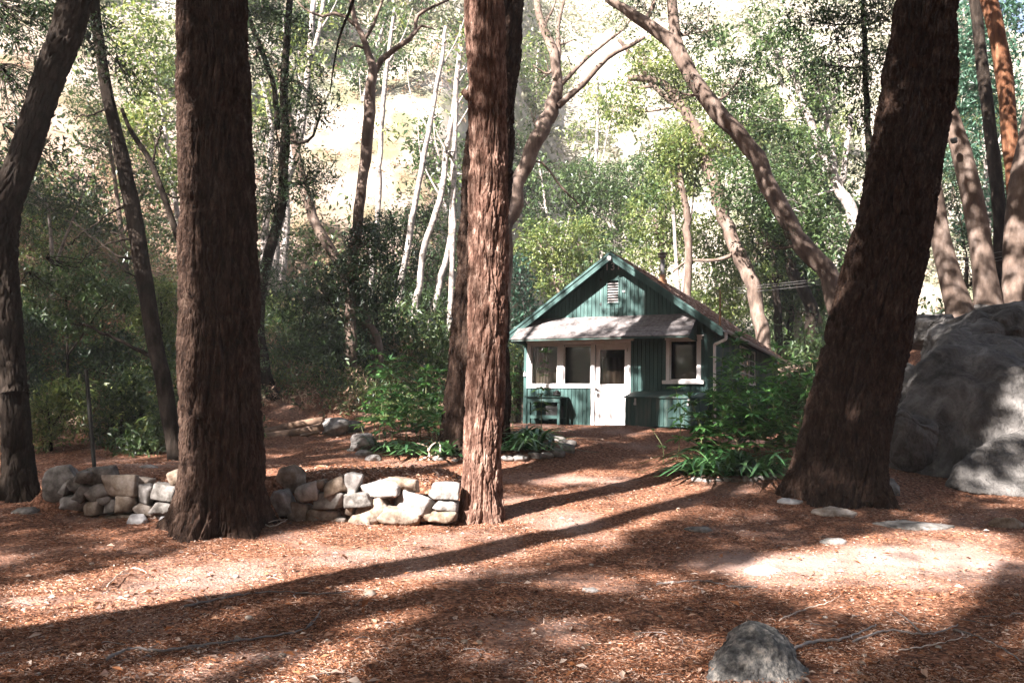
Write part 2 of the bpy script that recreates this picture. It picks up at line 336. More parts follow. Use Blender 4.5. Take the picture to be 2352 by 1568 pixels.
# ------------------------------------------------------------------ rocks
_ico = {}
def ico(n):
    if n not in _ico:
        import bmesh
        bm = bmesh.new(); bmesh.ops.create_icosphere(bm, subdivisions=n, radius=1)
        V = np.array([v.co[:] for v in bm.verts]); F = np.array([[v.index for v in f.verts] for f in bm.faces]); bm.free()
        _ico[n] = (V, F)
    return _ico[n]
def rockverts(c, d, seed, facets=7, sub=4, rough=.10, rot=None, cut=.62, fine=.02, cracks=0, pw=.82):
    V, F = ico(sub); r = np.random.default_rng(seed); V = V.copy()
    V = np.sign(V) * np.abs(V) ** pw
    for q in range(facets):
        n = nrm(r.normal(size=3)); h = cut + r.random() * .30
        e = V @ n - h; V = V - np.maximum(e, 0)[:, None] * n * .93
    o = r.random(3) * 40
    N = V / (np.linalg.norm(V, axis=1)[:, None])
    a = fbm(V[:, 0] * 1.6 + o[0], V[:, 1] * 1.6 + o[1], V[:, 2] * 1.6 + o[2], seed, 4)
    a2 = fbm(V[:, 0] * 7 + o[0], V[:, 1] * 7, V[:, 2] * 7 + o[2], seed + 3, 3)
    V = V + N * (rough * 2 * a + fine * 2 * a2)[:, None]
    for q in range(cracks):
        n = nrm(r.normal(size=3)); e = np.abs(V @ n - (r.random() - .5) * 1.1 + .10 * fbm(V[:, 0] * 2.5 + q, V[:, 1] * 2.5, V[:, 2] * 2.5, seed + q, 3) * 2)
        V = V - N * ((.075 * np.exp(-(e / .028) ** 2) + .03 * np.exp(-(e / .12) ** 2)) * sm(-.3, .2, fbm(V[:, 0] * 1.3 + q, V[:, 1] * 1.3 + 4, V[:, 2] * 1.3, seed + 40 + q, 2)))[:, None]
    V = V / np.abs(V).max(0) * (np.array(d) / 2)
    if rot is not None: V = V @ np.array(Matrix.Rotation(rot[2], 3, 'Z') @ Matrix.Rotation(rot[1], 3, 'Y') @ Matrix.Rotation(rot[0], 3, 'X')).T
    return V + np.array(c), F
def rock(name, c, d, seed, mat='rock', parent=None, label=None, cat='rock', group=None, **k):
    c = np.array(c, float); V, F = rockverts(c, d, seed, **k)
    b = Buf()
    if parent is None:
        b.add(V - c, F, np.random.default_rng(seed).random()); o = link(name, b, M[mat], smooth=True); o.location = c
        tag(o, label, cat, group)
    else:
        b.add(V, F, np.random.default_rng(seed).random()); o = link(name, b, M[mat], parent, smooth=True)
    return o
def pxrock(name, px, py, wpx, hpx, Y, depth, seed, ang=0., **k):
    """a stone seen centred at (px,py), wpx wide and hpx high, standing at distance Y"""
    c = at(px, py, Y); s = Y / FPX
    return rock(name, c, (wpx * s, depth, hpx * s), seed, rot=(0, math.radians(ang), 0), **k)

def hullrock(name, pts, base, seed, mat, label, cat='rock', amp=.02, sc=5., parent=None, fine=.018, sm=1, lf=.04, it=6):
    import bmesh
    bm = bmesh.new()
    for p in pts: bm.verts.new(p)
    bmesh.ops.convex_hull(bm, input=bm.verts)
    bmesh.ops.triangulate(bm, faces=bm.faces)
    L0 = max(e.calc_length() for e in bm.edges)
    for q in range(it):
        es = [e for e in bm.edges if e.calc_length() > max(fine, L0 * lf)]
        if not es: break
        bmesh.ops.subdivide_edges(bm, edges=es, cuts=1); bmesh.ops.triangulate(bm, faces=bm.faces)
    for q in range(sm): bmesh.ops.smooth_vert(bm, verts=bm.verts, factor=.5, use_axis_x=True, use_axis_y=True, use_axis_z=True)
    bm.verts.index_update(); bm.normal_update()
    V = np.array([v.co[:] for v in bm.verts]); N = np.array([v.normal[:] for v in bm.verts]); F = np.array([[v.index for v in f.verts] for f in bm.faces if len(f.verts) == 3]); bm.free()
    V = V + N * (amp * (fbm(V[:, 0] * sc, V[:, 1] * sc, V[:, 2] * sc, seed, 5) * 2 + .5 * np.abs(fbm(V[:, 0] * sc * 3, V[:, 1] * sc * 3, V[:, 2] * sc * 3, seed + 3, 3)) * 2))[:, None]
    b = Buf(); b.add(V, F, np.random.default_rng(seed).random()); o = link(name, b, M[mat], smooth=True); o.location = [float(q) for q in base]
    return tag(o, label, cat)
def hullstone(c, d, seed, mat, parent, rotz, tilt):
    r = np.random.default_rng(seed); P = []
    for sx in (-1, 1):
        for sy in (-1, 1):
            for sz in (-1, 1):
                k = r.random(3) * .58; P.append((sx * (1 - k[0]), sy * (1 - k[1]), sz * (1 - k[2] * .8)))
    for q in range(7):
        v = r.normal(size=3); v /= np.abs(v).max(); P.append(tuple(v * np.array([1, 1, .98]) * (.86 + .16 * r.random())))
    P = np.array(P); P = P / np.abs(P).max(0) * np.array(d) / 2
    Rm = np.array(Matrix.Rotation(rotz, 3, 'Z') @ Matrix.Rotation(tilt, 3, 'Y')); P = P @ Rm.T
    o = hullrock('stone', [tuple(p) for p in P], np.array(c) - OFF[parent.name], seed, mat, None, None, amp=.009, sc=11, fine=.035, sm=2)
    o.parent = parent; return o
def flatstone(name, px, py, wpx, depth, h, seed, mat, label):
    g = gnd(px, py); r = np.random.default_rng(seed); n = 9; a = np.sort(r.random(n)) * .6 + np.arange(n) * 6.283 / n; w2 = wpx * g[1] / FPX / 2; P = []
    for t in a:
        k = .75 + .35 * r.random(); x, y = math.cos(t) * w2 * k, math.sin(t) * depth / 2 * k
        P += [(x, y, -.06), (x * .97, y * .97, h * (.25 + .3 * r.random())), (x * .6, y * .6, h * (.75 + .5 * r.random()))]
    P = [(x, y, z + gz(g[0] + x, g[1] + y) - gz(g[0], g[1])) for x, y, z in P]
    return hullrock(name, P, (g[0], g[1], gz(g[0], g[1])), seed, mat, label, amp=.008, sc=9)

# ------------------------------------------------------------------ trunks and trees
def bez(P, n):
    P = np.asarray(P, float); m = len(P); t = np.linspace(0, m - 1, n); out = []
    for u in t:
        i = min(int(u), m - 2); f = u - i
        p0, p1, p2, p3 = P[max(i - 1, 0)], P[i], P[i + 1], P[min(i + 2, m - 1)]
        out.append(.5 * ((2 * p1) + (-p0 + p2) * f + (2 * p0 - 5 * p1 + 4 * p2 - p3) * f * f + (-p0 + 3 * p1 - 3 * p2 + p3) * f ** 3))
    return np.array(out)
def path(pts, Y):
    """[(px,py,width_px[,Y])...] -> points and radii"""
    P = []; R = []
    for q in pts:
        y = q[3] if len(q) > 3 else Y
        P.append(at(q[0], q[1], y)); R.append(q[2] * y / FPX / 2)
    return np.array(P), np.array(R)
def bark_trunk(b, P, R, nu, dv, ncell, celllen, amp, seed, flare=None, ridge=.35):
    L = np.concatenate([[0], np.cumsum(np.linalg.norm(np.diff(P, axis=0), axis=1))])
    n = int(L[-1] / dv); t = np.linspace(0, L[-1], n)
    D = bez(np.hstack([P, R[:, None]]), 200); Ld = np.concatenate([[0], np.cumsum(np.linalg.norm(np.diff(D[:, :3], axis=0), axis=1))]); Ld *= L[-1] / Ld[-1]
    C = np.stack([np.interp(t, Ld, D[:, q]) for q in range(4)], 1); r = C[:, 3]; C = C[:, :3]
    th = np.arange(nu) / nu
    a = th[None] * np.ones(n)[:, None]; z = t[:, None] * np.ones(nu)[None]
    wrp = .55 * fbm(a * 8, z * 1.2, 0 * a, seed, 3, 8)
    u = a * ncell + wrp * 1.3; v = z / celllen + wrp * 1.2
    F1, F2 = voro(np.mod(u, ncell), v, ncell, seed + 2)
    plate = sm(0, ridge, F2 - F1)
    u2 = a * ncell * 3; F1b, F2b = voro(np.mod(u2 + wrp * 3, ncell * 3), z / celllen * 2.2 + wrp, ncell * 3, seed + 9)
    plate2 = sm(0, .4, F2b - F1b)
    fib = fbm(a * ncell * 6, z * 5, 0 * a, seed + 30, 3, ncell * 6)
    low = fbm(a * 4, z * .9, 0 * a, seed + 50, 2, 4)
    u3 = a * ncell * 5 + wrp * 5; F1c, F2c = voro(np.mod(u3, ncell * 5), z / celllen * 7 + wrp * 2, ncell * 5, seed + 19)
    plate3 = sm(0, .35, F2c - F1c); grit = fbm(a * ncell * 14, z * 26, 0 * a, seed + 70, 3, ncell * 14)
    h = amp * 1.15 * (plate - .6) + amp * .50 * plate2 + amp * .30 * plate3 + amp * .30 * fib + amp * .22 * grit + r.mean() * .09 * low * 2
    rr = r[:, None] + h
    if flare:
        k = flare[0] * np.exp(-z / flare[1]) * (1 + .8 * np.sin(a * 2 * np.pi * flare[2] + seed) + .4 * np.sin(a * 2 * np.pi * (flare[2] + 3) + 2))
        rr = rr + k
    A = np.array([1., 0, 0]); T = np.gradient(C, axis=0); T /= np.linalg.norm(T, axis=1)[:, None]
    B = np.cross(T, A); B /= np.linalg.norm(B, axis=1)[:, None]; A = np.cross(B, T)
    V = C[:, None] + rr[..., None] * (np.cos(th * 2 * np.pi)[None, :, None] * A[:, None] + np.sin(th * 2 * np.pi)[None, :, None] * B[:, None])
    i = np.arange(n - 1)[:, None] * nu; j = np.arange(nu)[None]; k = (j + 1) % nu
    b.add(V, np.stack([i + j, i + k, i + nu + k, i + nu + j], -1).reshape(-1, 4))
def clumps(c, r, n, rng, shell=.35):
    d = rng.normal(size=(n, 3)); d /= np.linalg.norm(d, axis=1)[:, None]
    q = rng.random(n) ** (1 / 3.); q = shell * (.75 + .3 * rng.random(n)) + (1 - shell) * q
    return np.array(c) + d * q[:, None] * np.array(r)
def leafcloud(b, C, per, rad, L, W, rng, droop=.3, flat=.6):
    """per leaves round each clump centre C, growing outward from a small twig"""
    n = len(C) * per; base = np.repeat(C, per, 0)
    tw = rng.normal(size=(len(C), 3)); tw[:, 2] = tw[:, 2] * .4 - .15; tw /= np.linalg.norm(tw, axis=1)[:, None]
    T = np.repeat(tw, per, 0); s = rng.random((n, 1)) * 2 - 1
    j = rng.normal(size=(n, 3)) * rad * .33
    P = base + T * s * rad + j
    D = T * .7 + rng.normal(size=(n, 3)) * .8; D[:, 2] -= droop
    N = rng.normal(size=(n, 3)) * (1 - flat); N[:, 2] += flat * 1.3
    k = (.55 + .9 * rng.random(n) ** 1.5) * np.repeat(.7 + .6 * rng.random(len(C)), per)
    b.leaves(P, D, N, L * k, W * k)
ALLTREES = []
def tree(name, label, Y, trunks, blobs, mat='bark_grey', leaf='leaf_mid', sides=10, dens=1., L=.10, W=.034, group=None, cat='tree', seed=None, rad=.28, root=True, spread=.8, per=16):
    """trunks: lists of (px,py,w); first starts at the base. blobs: (px,py,rx,ry[,Y[,density]]) of foliage"""
    rng = np.random.default_rng(seed if seed is not None else sum(map(ord, label)))
    P0, R0 = path(trunks[0], Y)
    base = P0[0].copy(); base[2] = gz(base[0], base[1])
    t = thing(name, label, cat, base, group=group)
    tb = Buf(); allp = []; allr = []
    for k, tr in enumerate(trunks):
        P, R = path(tr, Y)
        if k == 0 and root:
            g0 = np.array([P[0][0], P[0][1], min(P[0][2] - .3, gz(P[0][0], P[0][1]) - .3)])
            P = np.vstack([g0, P]); R = np.concatenate([[R[0] * 1.25], R])
        n = max(6, int(np.linalg.norm(np.diff(P, axis=0), axis=1).sum() / .25))
        D = bez(np.hstack([P, R[:, None]]), n)
        # small irregular wander
        wob = np.stack([fbm(np.arange(n) * .35, 0 * np.arange(n) + k, 0 * np.arange(n), int(rng.integers(999)), 2) for q in range(3)], 1)
        D[:, :3] += wob * D[:, 3:4] * .8
        tb.tube(D[:, :3], np.maximum(D[:, 3], .006), sides, lump=.13, seed=int(rng.integers(999)))
        allp.append(D[:, :3]); allr.append(D[:, 3])
    AP = np.vstack(allp); AR = np.concatenate(allr)
    cb = Buf()
    for q in blobs:
        yb = q[4] if len(q) > 4 and q[4] else Y; de = q[5] if len(q) > 5 else 1.
        c = at(q[0], q[1], yb); s = yb / FPX
        r = np.array([q[2] * s, (q[2] + q[3]) * s * .5 * spread, q[3] * s])
        nc = int(max(3, 19 * de * dens * (r[0] * r[2] / rad ** 2) ** .98))
        C = clumps(c, r, nc, rng)
        # keep foliage out of the camera's lap
        leafcloud(cb, C, per, rad, L, W, rng)
        # limb from the nearest trunk point below, then twigs
        w_ = np.linalg.norm(AP - c, axis=1) + np.maximum(0, AP[:, 2] - c[2]) * 2
        i = int(np.argmin(w_)); a = AP[i]; mid = (a + c) / 2 + np.array([0, 0, -.12 * np.linalg.norm(c - a)]) + rng.normal(size=3) * .1
        lr = min(AR[i] * .5, .05)
        limb = bez([a, mid, c], 8); tb.tube(limb, np.linspace(lr, lr * .35, 8), 6, lump=.1, seed=3)
        for k in range(min(14, nc // 3)):
            e = C[rng.integers(nc)]; s0 = limb[rng.integers(3, 8)]
            m2 = (s0 + e) / 2 + rng.normal(size=3) * .12 * np.linalg.norm(e - s0)
            tb.tube(bez([s0, m2, e], 6), np.linspace(lr * .35, .005, 6), 4, caps=False)
    link('trunk', tb, M[mat], t, smooth=True)
    if cb.v: link('crown', cb, M[leaf], t)
    return t

# ------------------------------------------------------------------ the cabin
ex = -(RC @ dl); ex[2] = 0; ex = nrm(ex); ey = np.array([-ex[1], ex[0], 0.]); YAW = math.atan2(ex[1], ex[0])
A0 = at(1405, 979, 21.3)
def plane(px, py, out=0.):
    d = ray(px, py); t = ((A0 - ey * out - CAM) @ ey) / (d @ ey); return CAM + d * t
OC = plane(1203.5, 975); ZC = 1.57; OC[2] = ZC
def FP(px, py, out=0.):
    p = plane(px, py, out) - OC; return p @ ex, p[2]
def FX(px, out=0.): return FP(px, 880, out)[0]
def FZ(px, py, out=0.): return FP(px, py, out)[1]
WF = FX(1637)
def SX(px, py, outx=0.):                          # side wall plane: local (y, z)
    d = ray(px, py); q = OC + ex * (WF + outx); t = ((q - CAM) @ ex) / (d @ ex); p = CAM + d * t - OC
    return p @ ey, p[2]
LS = 9.2
ZEAVE = 2.27; APX = WF / 2; OH = .30; OHF = .38
ZAP = FZ(1403, 575, OHF) - .05
SL = (ZAP - (ZEAVE - .02)) / (APX + OH)
print('cabin', WF, ZAP, SL, 'O', OC, 'yaw', math.degrees(YAW), 'side window', SX(1714, 840), 'end', SX(1792, 900))
cab = thing('cabin', 'small green board cabin with a steep gable, white framed windows and a white door', 'cabin', OC, YAW)
def roofz(x): return ZAP - .10 - SL * abs(x - APX)
# front wall boards with real grooves, cut round the openings
P1 = (FX(1221.4), FX(1279), FZ(1250, 880.8), FZ(1250, 796)); P2 = (FX(1297), FX(1356), FZ(1330, 880.8), FZ(1330, 795.5))
DR = (FX(1368), FX(1441.5), 0.03, FZ(1405, 790.5))
RW = (FX(1541), FX(1600), FZ(1570, 870.5), FZ(1570, 783.6))
VT = (FX(1392.5), FX(1420), FZ(1406, 697), FZ(1406, 644))
holes = [(P1[0] - .05, P2[1] + .05, P1[2] - .05, P1[3] + .05), (DR[0] - .03, DR[1] + .03, -.1, DR[3] + .05), (RW[0] - .03, RW[1] + .03, RW[2] - .03, RW[3] + .03), (VT[0] + .01, VT[1] - .01, VT[2] + .01, VT[3] - .01)]
def board_wall(b, x0, x1, top, holes, bw=.098, gap=.012, th=.018, z0=0., rs=1):
    r = np.random.default_rng(rs); n = int(round((x1 - x0) / bw)); bw = (x1 - x0) / n
    for k in range(n):
        a = x0 + k * bw; c = a + bw - gap; xm = (a + c) / 2
        sp = [(z0, None)]
        hs = sorted([h for h in holes if h[0] < xm < h[1]], key=lambda h: h[2])
        spans = []; z = z0
        for h in hs:
            if h[2] > z: spans.append((z, h[2], False))
            z = max(z, h[3])
        spans.append((z, None, True))
        pr = r.random() * .004; rd = r.random()
        for (u, v, last) in spans:
            za, zb = (top(a), top(c)) if last else (v, v)
            if min(za, zb) <= u: continue
            y = -th - pr
            V = [[a, y, u], [c, y, u], [c, 0, u], [a, 0, u], [a, y, za], [c, y, zb], [c, 0, zb], [a, 0, za]]
            b.add(V, [[0, 1, 5, 4], [1, 2, 6, 5], [3, 0, 4, 7], [4, 5, 6, 7], [0, 3, 2, 1]], rd)
bw_ = Buf(); board_wall(bw_, 0, WF, lambda x: roofz(x), holes)
for (x0, x1) in ((-.015, .075), (WF - .085, WF + .015)):
    bw_.bx(x0, x1, -.045, -.001, 0, ZEAVE - .08, .35)
link('front_wall', bw_, M['paint_green'], cab, local=True)
# inner shell: dark backing behind the board gaps with the same openings
sh = Buf(); T = .10
def shell_front(b, y0, y1):
    xs = sorted(set([0, WF] + [v for h in holes for v in h[:2]]))
    for a, c in zip(xs[:-1], xs[1:]):
        xm = (a + c) / 2; z = 0
        for h in sorted([h for h in holes if h[0] < xm < h[1]], key=lambda h: h[2]):
            if h[2] > z: b.bx(a, c, y0, y1, z, h[2], .5)
            z = max(z, h[3])
        n = max(1, int((c - a) / .15))
        for k in range(n):
            p, q = a + (c - a) * k / n, a + (c - a) * (k + 1) / n
            zt = (roofz(p), roofz(q))
            if min(zt) > z: b.add([[p, y0, z], [q, y0, z], [q, y1, z], [p, y1, z], [p, y0, zt[0]], [q, y0, zt[1]], [q, y1, zt[1]], [p, y1, zt[0]]], [[0, 1, 5, 4], [2, 3, 7, 6]], .5)
shell_front(sh, .002, T)
link('wall_frame', sh, M['paint_dark'], cab, local=True)
# side and rear walls
sw = Buf()
SWN = (SX(1698, 840)[0], SX(1730, 840)[0], SX(1714, 877)[1], SX(1714, 806)[1])
n = int(LS / .11)
for k in range(n):
    a = .03 + k * (LS - .06) / n; c = a + (LS - .06) / n - .012
    m_ = (a + c) / 2; h = ZEAVE - .02
    sp = [(0, h)] if not (SWN[0] < m_ < SWN[1]) else [(0, SWN[2]), (SWN[3], h)]
    for (u, v) in sp: sw.bx(WF, WF + .018, a, c, u, v, random.random())
sw.bx(WF - .08, WF - .001, .11, SWN[0], 0, ZEAVE, .3); sw.bx(WF - .08, WF - .001, SWN[1], LS, 0, ZEAVE, .3)
sw.bx(WF - .08, WF - .001, SWN[0], SWN[1], 0, SWN[2], .3); sw.bx(WF - .08, WF - .001, SWN[0], SWN[1], SWN[3], ZEAVE, .3)
link('side_wall', sw, M['paint_green_dirty'], cab, local=True)
rw = Buf(); rw.bx(0, .08, .11, LS, 0, ZEAVE, .3); board_b = Buf()
for k in range(60):
    p, q = WF * k / 60, WF * (k + 1) / 60; zt = roofz(p), roofz(q)
    rw.add([[p, LS - .08, 0], [q, LS - .08, 0], [q, LS, 0], [p, LS, 0], [p, LS - .08, zt[0]], [q, LS - .08, zt[1]], [q, LS, zt[1]], [p, LS, zt[0]]], [[0, 1, 5, 4], [2, 3, 7, 6], [4, 5, 6, 7]], .4)
link('rear_wall', rw, M['paint_green_dirty'], cab, local=True)
inn = Buf(); inn.bx(.1, WF - .1, .11, LS - .1, 0.0, .03); inn.bx(.1, WF - .1, 2.4, 2.45, .03, 2.5); inn.bx(.1, WF - .1, .11, LS - .1, 2.52, 2.56)
link('room_lining', inn, M['interior'], cab, local=True)
# roof: two slopes of overlapping courses
def slope(b, sgn, x_in, x_out, y0, y1, courses=22, rs=5, th=.02):
    r = np.random.default_rng(rs)
    for k in range(courses):
        f0, f1 = k / courses, (k + 1.25) / courses
        y = y0
        while y < y1 - .01:
            wd = .22 + .16 * r.random(); ye = min(y1, y + wd); jj = (r.random() - .5) * .03; lift = r.random() * .010
            xa, xb = x_in + (x_out - x_in) * f0, x_in + (x_out - x_in) * min(1.0, f1 + jj / 3)
            za, zb = ZAP - SL * abs(xa - APX), ZAP - SL * abs(xb - APX) + .016 + lift
            if k == courses - 1: zb -= .012
            V = [[xa, y, za], [xa, ye, za], [xb, ye, zb], [xb, y, zb], [xa, y, za - th], [xa, ye, za - th], [xb, ye, zb - th], [xb, y, zb - th]]
            F = [[0, 1, 2, 3], [3, 2, 6, 7], [0, 3, 7, 4], [1, 5, 6, 2], [4, 7, 6, 5]]
            b.add(V, F, r.random()); y = ye + .006
r1 = Buf(); slope(r1, 1, APX, WF + OH, -OHF, LS + .3); slope(r1, -1, APX, -OH, -OHF, LS + .3, rs=8)
roof = link('roof', r1, M['roof_litter'], cab, local=True)
us = Buf()
for sg in (1, -1):
    xo = WF + OH - .01 if sg > 0 else -OH + .01
    za = ZAP - .035; zb = ZAP - SL * abs(xo - APX) - .035
    us.add([[APX, -OHF + .02, za], [xo, -OHF + .02, zb], [xo, LS + .25, zb], [APX, LS + .25, za], [APX, -OHF + .02, za - .03], [xo, -OHF + .02, zb - .03], [xo, LS + .25, zb - .03], [APX, LS + .25, za - .03]], [[0, 1, 2, 3], [7, 6, 5, 4], [0, 4, 5, 1], [1, 5, 6, 2], [2, 6, 7, 3]], .3)
link('roof_deck', us, M['paint_dark'], roof, local=True)
rc = Buf()
for k in range(26):
    y = -OHF + k * (LS + OHF + .3) / 26; zz = ZAP + .028 + random.random() * .01
    for sg in (-1, 1):
        rc.add([[APX, y, zz + .01], [APX + sg * .15, y, zz - .15 * SL], [APX + sg * .15, y + .36, zz - .15 * SL], [APX, y + .36, zz + .01]], [[0, 1, 2, 3]])
link('ridge_cap', rc, M['roof_litter'], roof, local=True)
# rake boards: a wide one with a narrow strip over it
for sg in (1, -1):
    rb = Buf(); xo = WF + OH + .02 if sg > 0 else -OH - .02
    for (y0, y1, t0, t1, rd) in ((-OHF - .035, -OHF - .002, -.055, -.21, .3), (-OHF - .06, -OHF - .036, -.005, -.07, .75)):
        za = ZAP + .02; zb = ZAP + .02 - SL * abs(xo - APX)
        V = [[APX, y0, za + t1], [xo, y0, zb + t1], [xo, y1, zb + t1], [APX, y1, za + t1], [APX, y0, za + t0], [xo, y0, zb + t0], [xo, y1, zb + t0], [APX, y1, za + t0]]
        rb.add(V, [[0, 1, 5, 4], [1, 2, 6, 5], [2, 3, 7, 6], [4, 5, 6, 7], [0, 3, 2, 1]], rd)
    link('rake_board', rb, M['paint_green'], cab, local=True)
kb = Buf(); kb.tube([[APX, -OHF - .12, ZAP - .16], [APX, -OHF + .3, ZAP - .13]], .055, 12)
link('ridge_beam', kb, M['metal_grey'], cab, local=True)
# pent roof (awning) across the front
AL, AR_ = FX(1213) - .12, FX(1604); AO = .80
ZT, ZB = FZ(1500, 724), FZ(1500, 772, AO)
aw = Buf(); r = np.random.default_rng(3)
nc = 4
for k in range(nc):
    f0, f1 = k / nc, (k + 1) / nc + .03
    x = AL
    while x < AR_ - .01:
        xe = min(AR_, x + .30 + .03 * r.random()); lift = r.random() * .007
        ya, yb = -.02 - AO * f0, -.02 - AO * min(1, f1); za, zb = ZT + (ZB - ZT) * f0, ZT + (ZB - ZT) * min(1, f1) + .02 + lift
        if k == 0: za += .01
        V = [[x, ya, za], [xe, ya, za], [xe, yb, zb], [x, yb, zb], [x, ya, za - .02], [xe, ya, za - .02], [xe, yb, zb - .02], [x, yb, zb - .02]]
        aw.add(V, [[0, 3, 2, 1], [2, 3, 7, 6], [0, 4, 7, 3], [1, 2, 6, 5], [4, 5, 6, 7]], r.random()); x = xe + .004
awn = link('awning', aw, M['shingle'], cab, local=True)
af = Buf()
af.bx(AL + .01, AR_ - .01, -.02 - AO + .004, -.02 - AO + .03, ZB - .045, ZB - .012, .8)
for x0, x1 in ((AL + .02, AL + .04), (AR_ - .04, AR_ - .02)):
    V = [[x0, -.03, ZT - .03], [x1, -.03, ZT - .03], [x1, -AO + .02, ZB - .03], [x0, -AO + .02, ZB - .03], [x0, -.03, ZB - .06], [x1, -.03, ZB - .06], [x1, -AO + .02, ZB - .06], [x0, -AO + .02, ZB - .06]]
    af.add(V, [[0, 1, 2, 3], [0, 3, 7, 4], [1, 5, 6, 2], [4, 7, 6, 5], [0, 4, 5, 1], [2, 6, 7, 3]], .4)
V = [[AL + .045, -.022, ZT - .034], [AR_ - .045, -.022, ZT - .034], [AR_ - .045, -AO + .03, ZB - .034], [AL + .045, -AO + .03, ZB - .034]]
af.add(V, [[0, 1, 2, 3]], .2)
link('awning_frame', af, M['paint_green_dirty'], awn, local=True)
# windows of the porch side
def pane(par, x0, x1, z0, z1, y):
    b = Buf(); b.bx(x0, x1, y, y + .006, z0, z1); link('pane', b, M['glass'], par, local=True)
def framebox(b, x0, x1, z0, z1, t, y0, y1, sides='lrtb'):
    """a frame round the opening x0..x1, z0..z1 with members butted end to end"""
    b.bx(x0 - t, x0, y0, y1, z0, z1, .5); b.bx(x1, x1 + t, y0, y1, z0, z1, .5)
    b.bx(x0 - t, x1 + t, y0, y1, z1, z1 + t, .4); b.bx(x0 - t, x1 + t, y0, y1, z0 - t, z0, .6)
def window(P, t, lab=None, y0=-.045):
    b = Buf(); x0, x1, z0, z1 = P
    framebox(b, x0, x1, z0, z1, .022, -.012, .055)
    wdw = link('window', b, M['paint_white'], cab, local=True)
    if lab: tag(wdw, lab)
    pane(wdw, x0 + .001, x1 - .001, z0 + .001, z1 - .001, .012)
    return wdw
w1 = window(P1, .05, 'left porch window with a pale curtain behind it'); w2 = window(P2, .05, 'porch window between the curtained one and the door')
fr = Buf()
zb = FZ(1300, 891); zt_ = FZ(1300, 786)
fr.bx(FX(1211.4), P1[0] - .023, -.050, -.020, P1[2] - .024, P1[3] + .024); fr.bx(P1[1] + .023, P2[0] - .023, -.050, -.020, P1[2] - .024, P1[3] + .024)
fr.bx(P2[1] + .023, DR[0] - .012, -.050, -.020, P1[2] - .024, P1[3] + .024)
fr.bx(FX(1211.4), DR[0] - .012, -.052, -.020, zb, P1[2] - .025)
fr.bx(FX(1211.4), FX(1449), -.052, -.020, P1[3] + .025, zt_ + .0)
fr.bx(FX(1211.4) - .02, FX(1456), -.085, -.020, zt_ + .001, zt_ + .05)
link('window_surround', fr, M['paint_white'], cab, local=True)
# right window with head, casing and sill
w3 = window(RW, .05, 'single window right of the door with a brown board behind its lower half')
fr = Buf(); c_ = .085
fr.bx(RW[0] - .023 - c_, RW[0] - .023, -.046, -.020, RW[2] - .03, RW[3] + .03); fr.bx(RW[1] + .023, RW[1] + .023 + c_, -.046, -.020, RW[2] - .03, RW[3] + .03)
fr.bx(RW[0] - .05 - c_, RW[1] + .05 + c_, -.06, -.020, RW[3] + .031, RW[3] + .11)
fr.bx(RW[0] - .09 - c_, RW[1] + .09 + c_, -.085, -.020, RW[3] + .112, RW[3] + .14)
link('casing', fr, M['paint_white'], w3, local=True)
fr = Buf(); fr.bx(RW[0] - .10 - c_, RW[1] + .10 + c_, -.11, -.020, RW[2] - .115, RW[2] - .031)
link('sill', fr, M['paint_white'], w3, local=True)
# door
db = Buf(); th0, th1 = -.010, .035
pz = (FZ(1406, 882), FZ(1406, 803)); pxx = (FX(1378), FX(1434.5))
db.bx(DR[0], pxx[0], th0, th1, DR[2], DR[3], .5); db.bx(pxx[1], DR[1], th0, th1, DR[2], DR[3], .5)
db.bx(pxx[0], pxx[1], th0, th1, pz[1], DR[3], .5)
zp = FZ(1406, 893.5); db.bx(pxx[0], pxx[1], th0, th1, zp, pz[0], .5)
z2 = FZ(1406, 972); db.bx(pxx[0], pxx[1], th0, th1, DR[2], z2, .5)
db.bx(pxx[0] + .008, pxx[1] - .008, th0 + .006, th1 - .01, z2 + .008, zp - .008, .6)
door = link('door', db, M['paint_white'], cab, local=True)
b = Buf(); b.bx(pxx[0], pxx[1], .008, .014, pz[0], pz[1]); link('pane', b, M['glass'], door, local=True)
b = Buf(); hx, hz = FP(1371.5, 893.5); b.tube([[hx, -.010, hz], [hx, -.05, hz]], .016, 10); b.tube([[hx, -.05, hz], [hx, -.06, hz], [hx, -.075, hz]], [.024, .034, .02], 12); b.tube([[hx, -.055, hz], [hx + .07, -.06, hz - .03]], .009, 6)
link('handle', b, M['brass'], door, local=True)
b = Buf(); hx, hz = FP(1374, 906); b.tube([[hx, -.010, hz], [hx, -.022, hz]], .028, 12); b.bx(hx - .018, hx + .018, -.045, -.022, hz - .06, hz - .005)
link('lock', b, M['brass'], door, local=True)
for zz in (FZ(1440, 803), FZ(1440, 960)):
    b = Buf(); b.bx(DR[1] - .012, DR[1] + .03, -.028, -.0115, zz - .04, zz + .04); b.tube([[DR[1] + .008, -.030, zz - .045], [DR[1] + .008, -.030, zz + .045]], .007, 6)
    link('hinge', b, M['brass'], door, local=True)
fr = Buf(); fr.bx(FX(1360), DR[0] - .012, -.054, -.0205, 0, P1[2] - .026) if False else fr.bx(FX(1359.5), DR[0] - .011, -.056, -.053, 0, P1[3] + .02)
fr.bx(FX(1359.5), DR[0] - .011, -.052, -.012, 0, zb - .001); fr.bx(DR[1] + .008, DR[1] + .008 + .075, -.050, -.012, 0, P1[3] + .024)
fr.bx(DR[0] - .01, DR[1] + .007, -.045, -.0125, DR[3] + .008, P1[3] + .024)
fr.bx(DR[0] - .02, DR[1] + .02, -.09, .05, 0.0, .028)
link('door_frame', fr, M['paint_white'], cab, local=True)
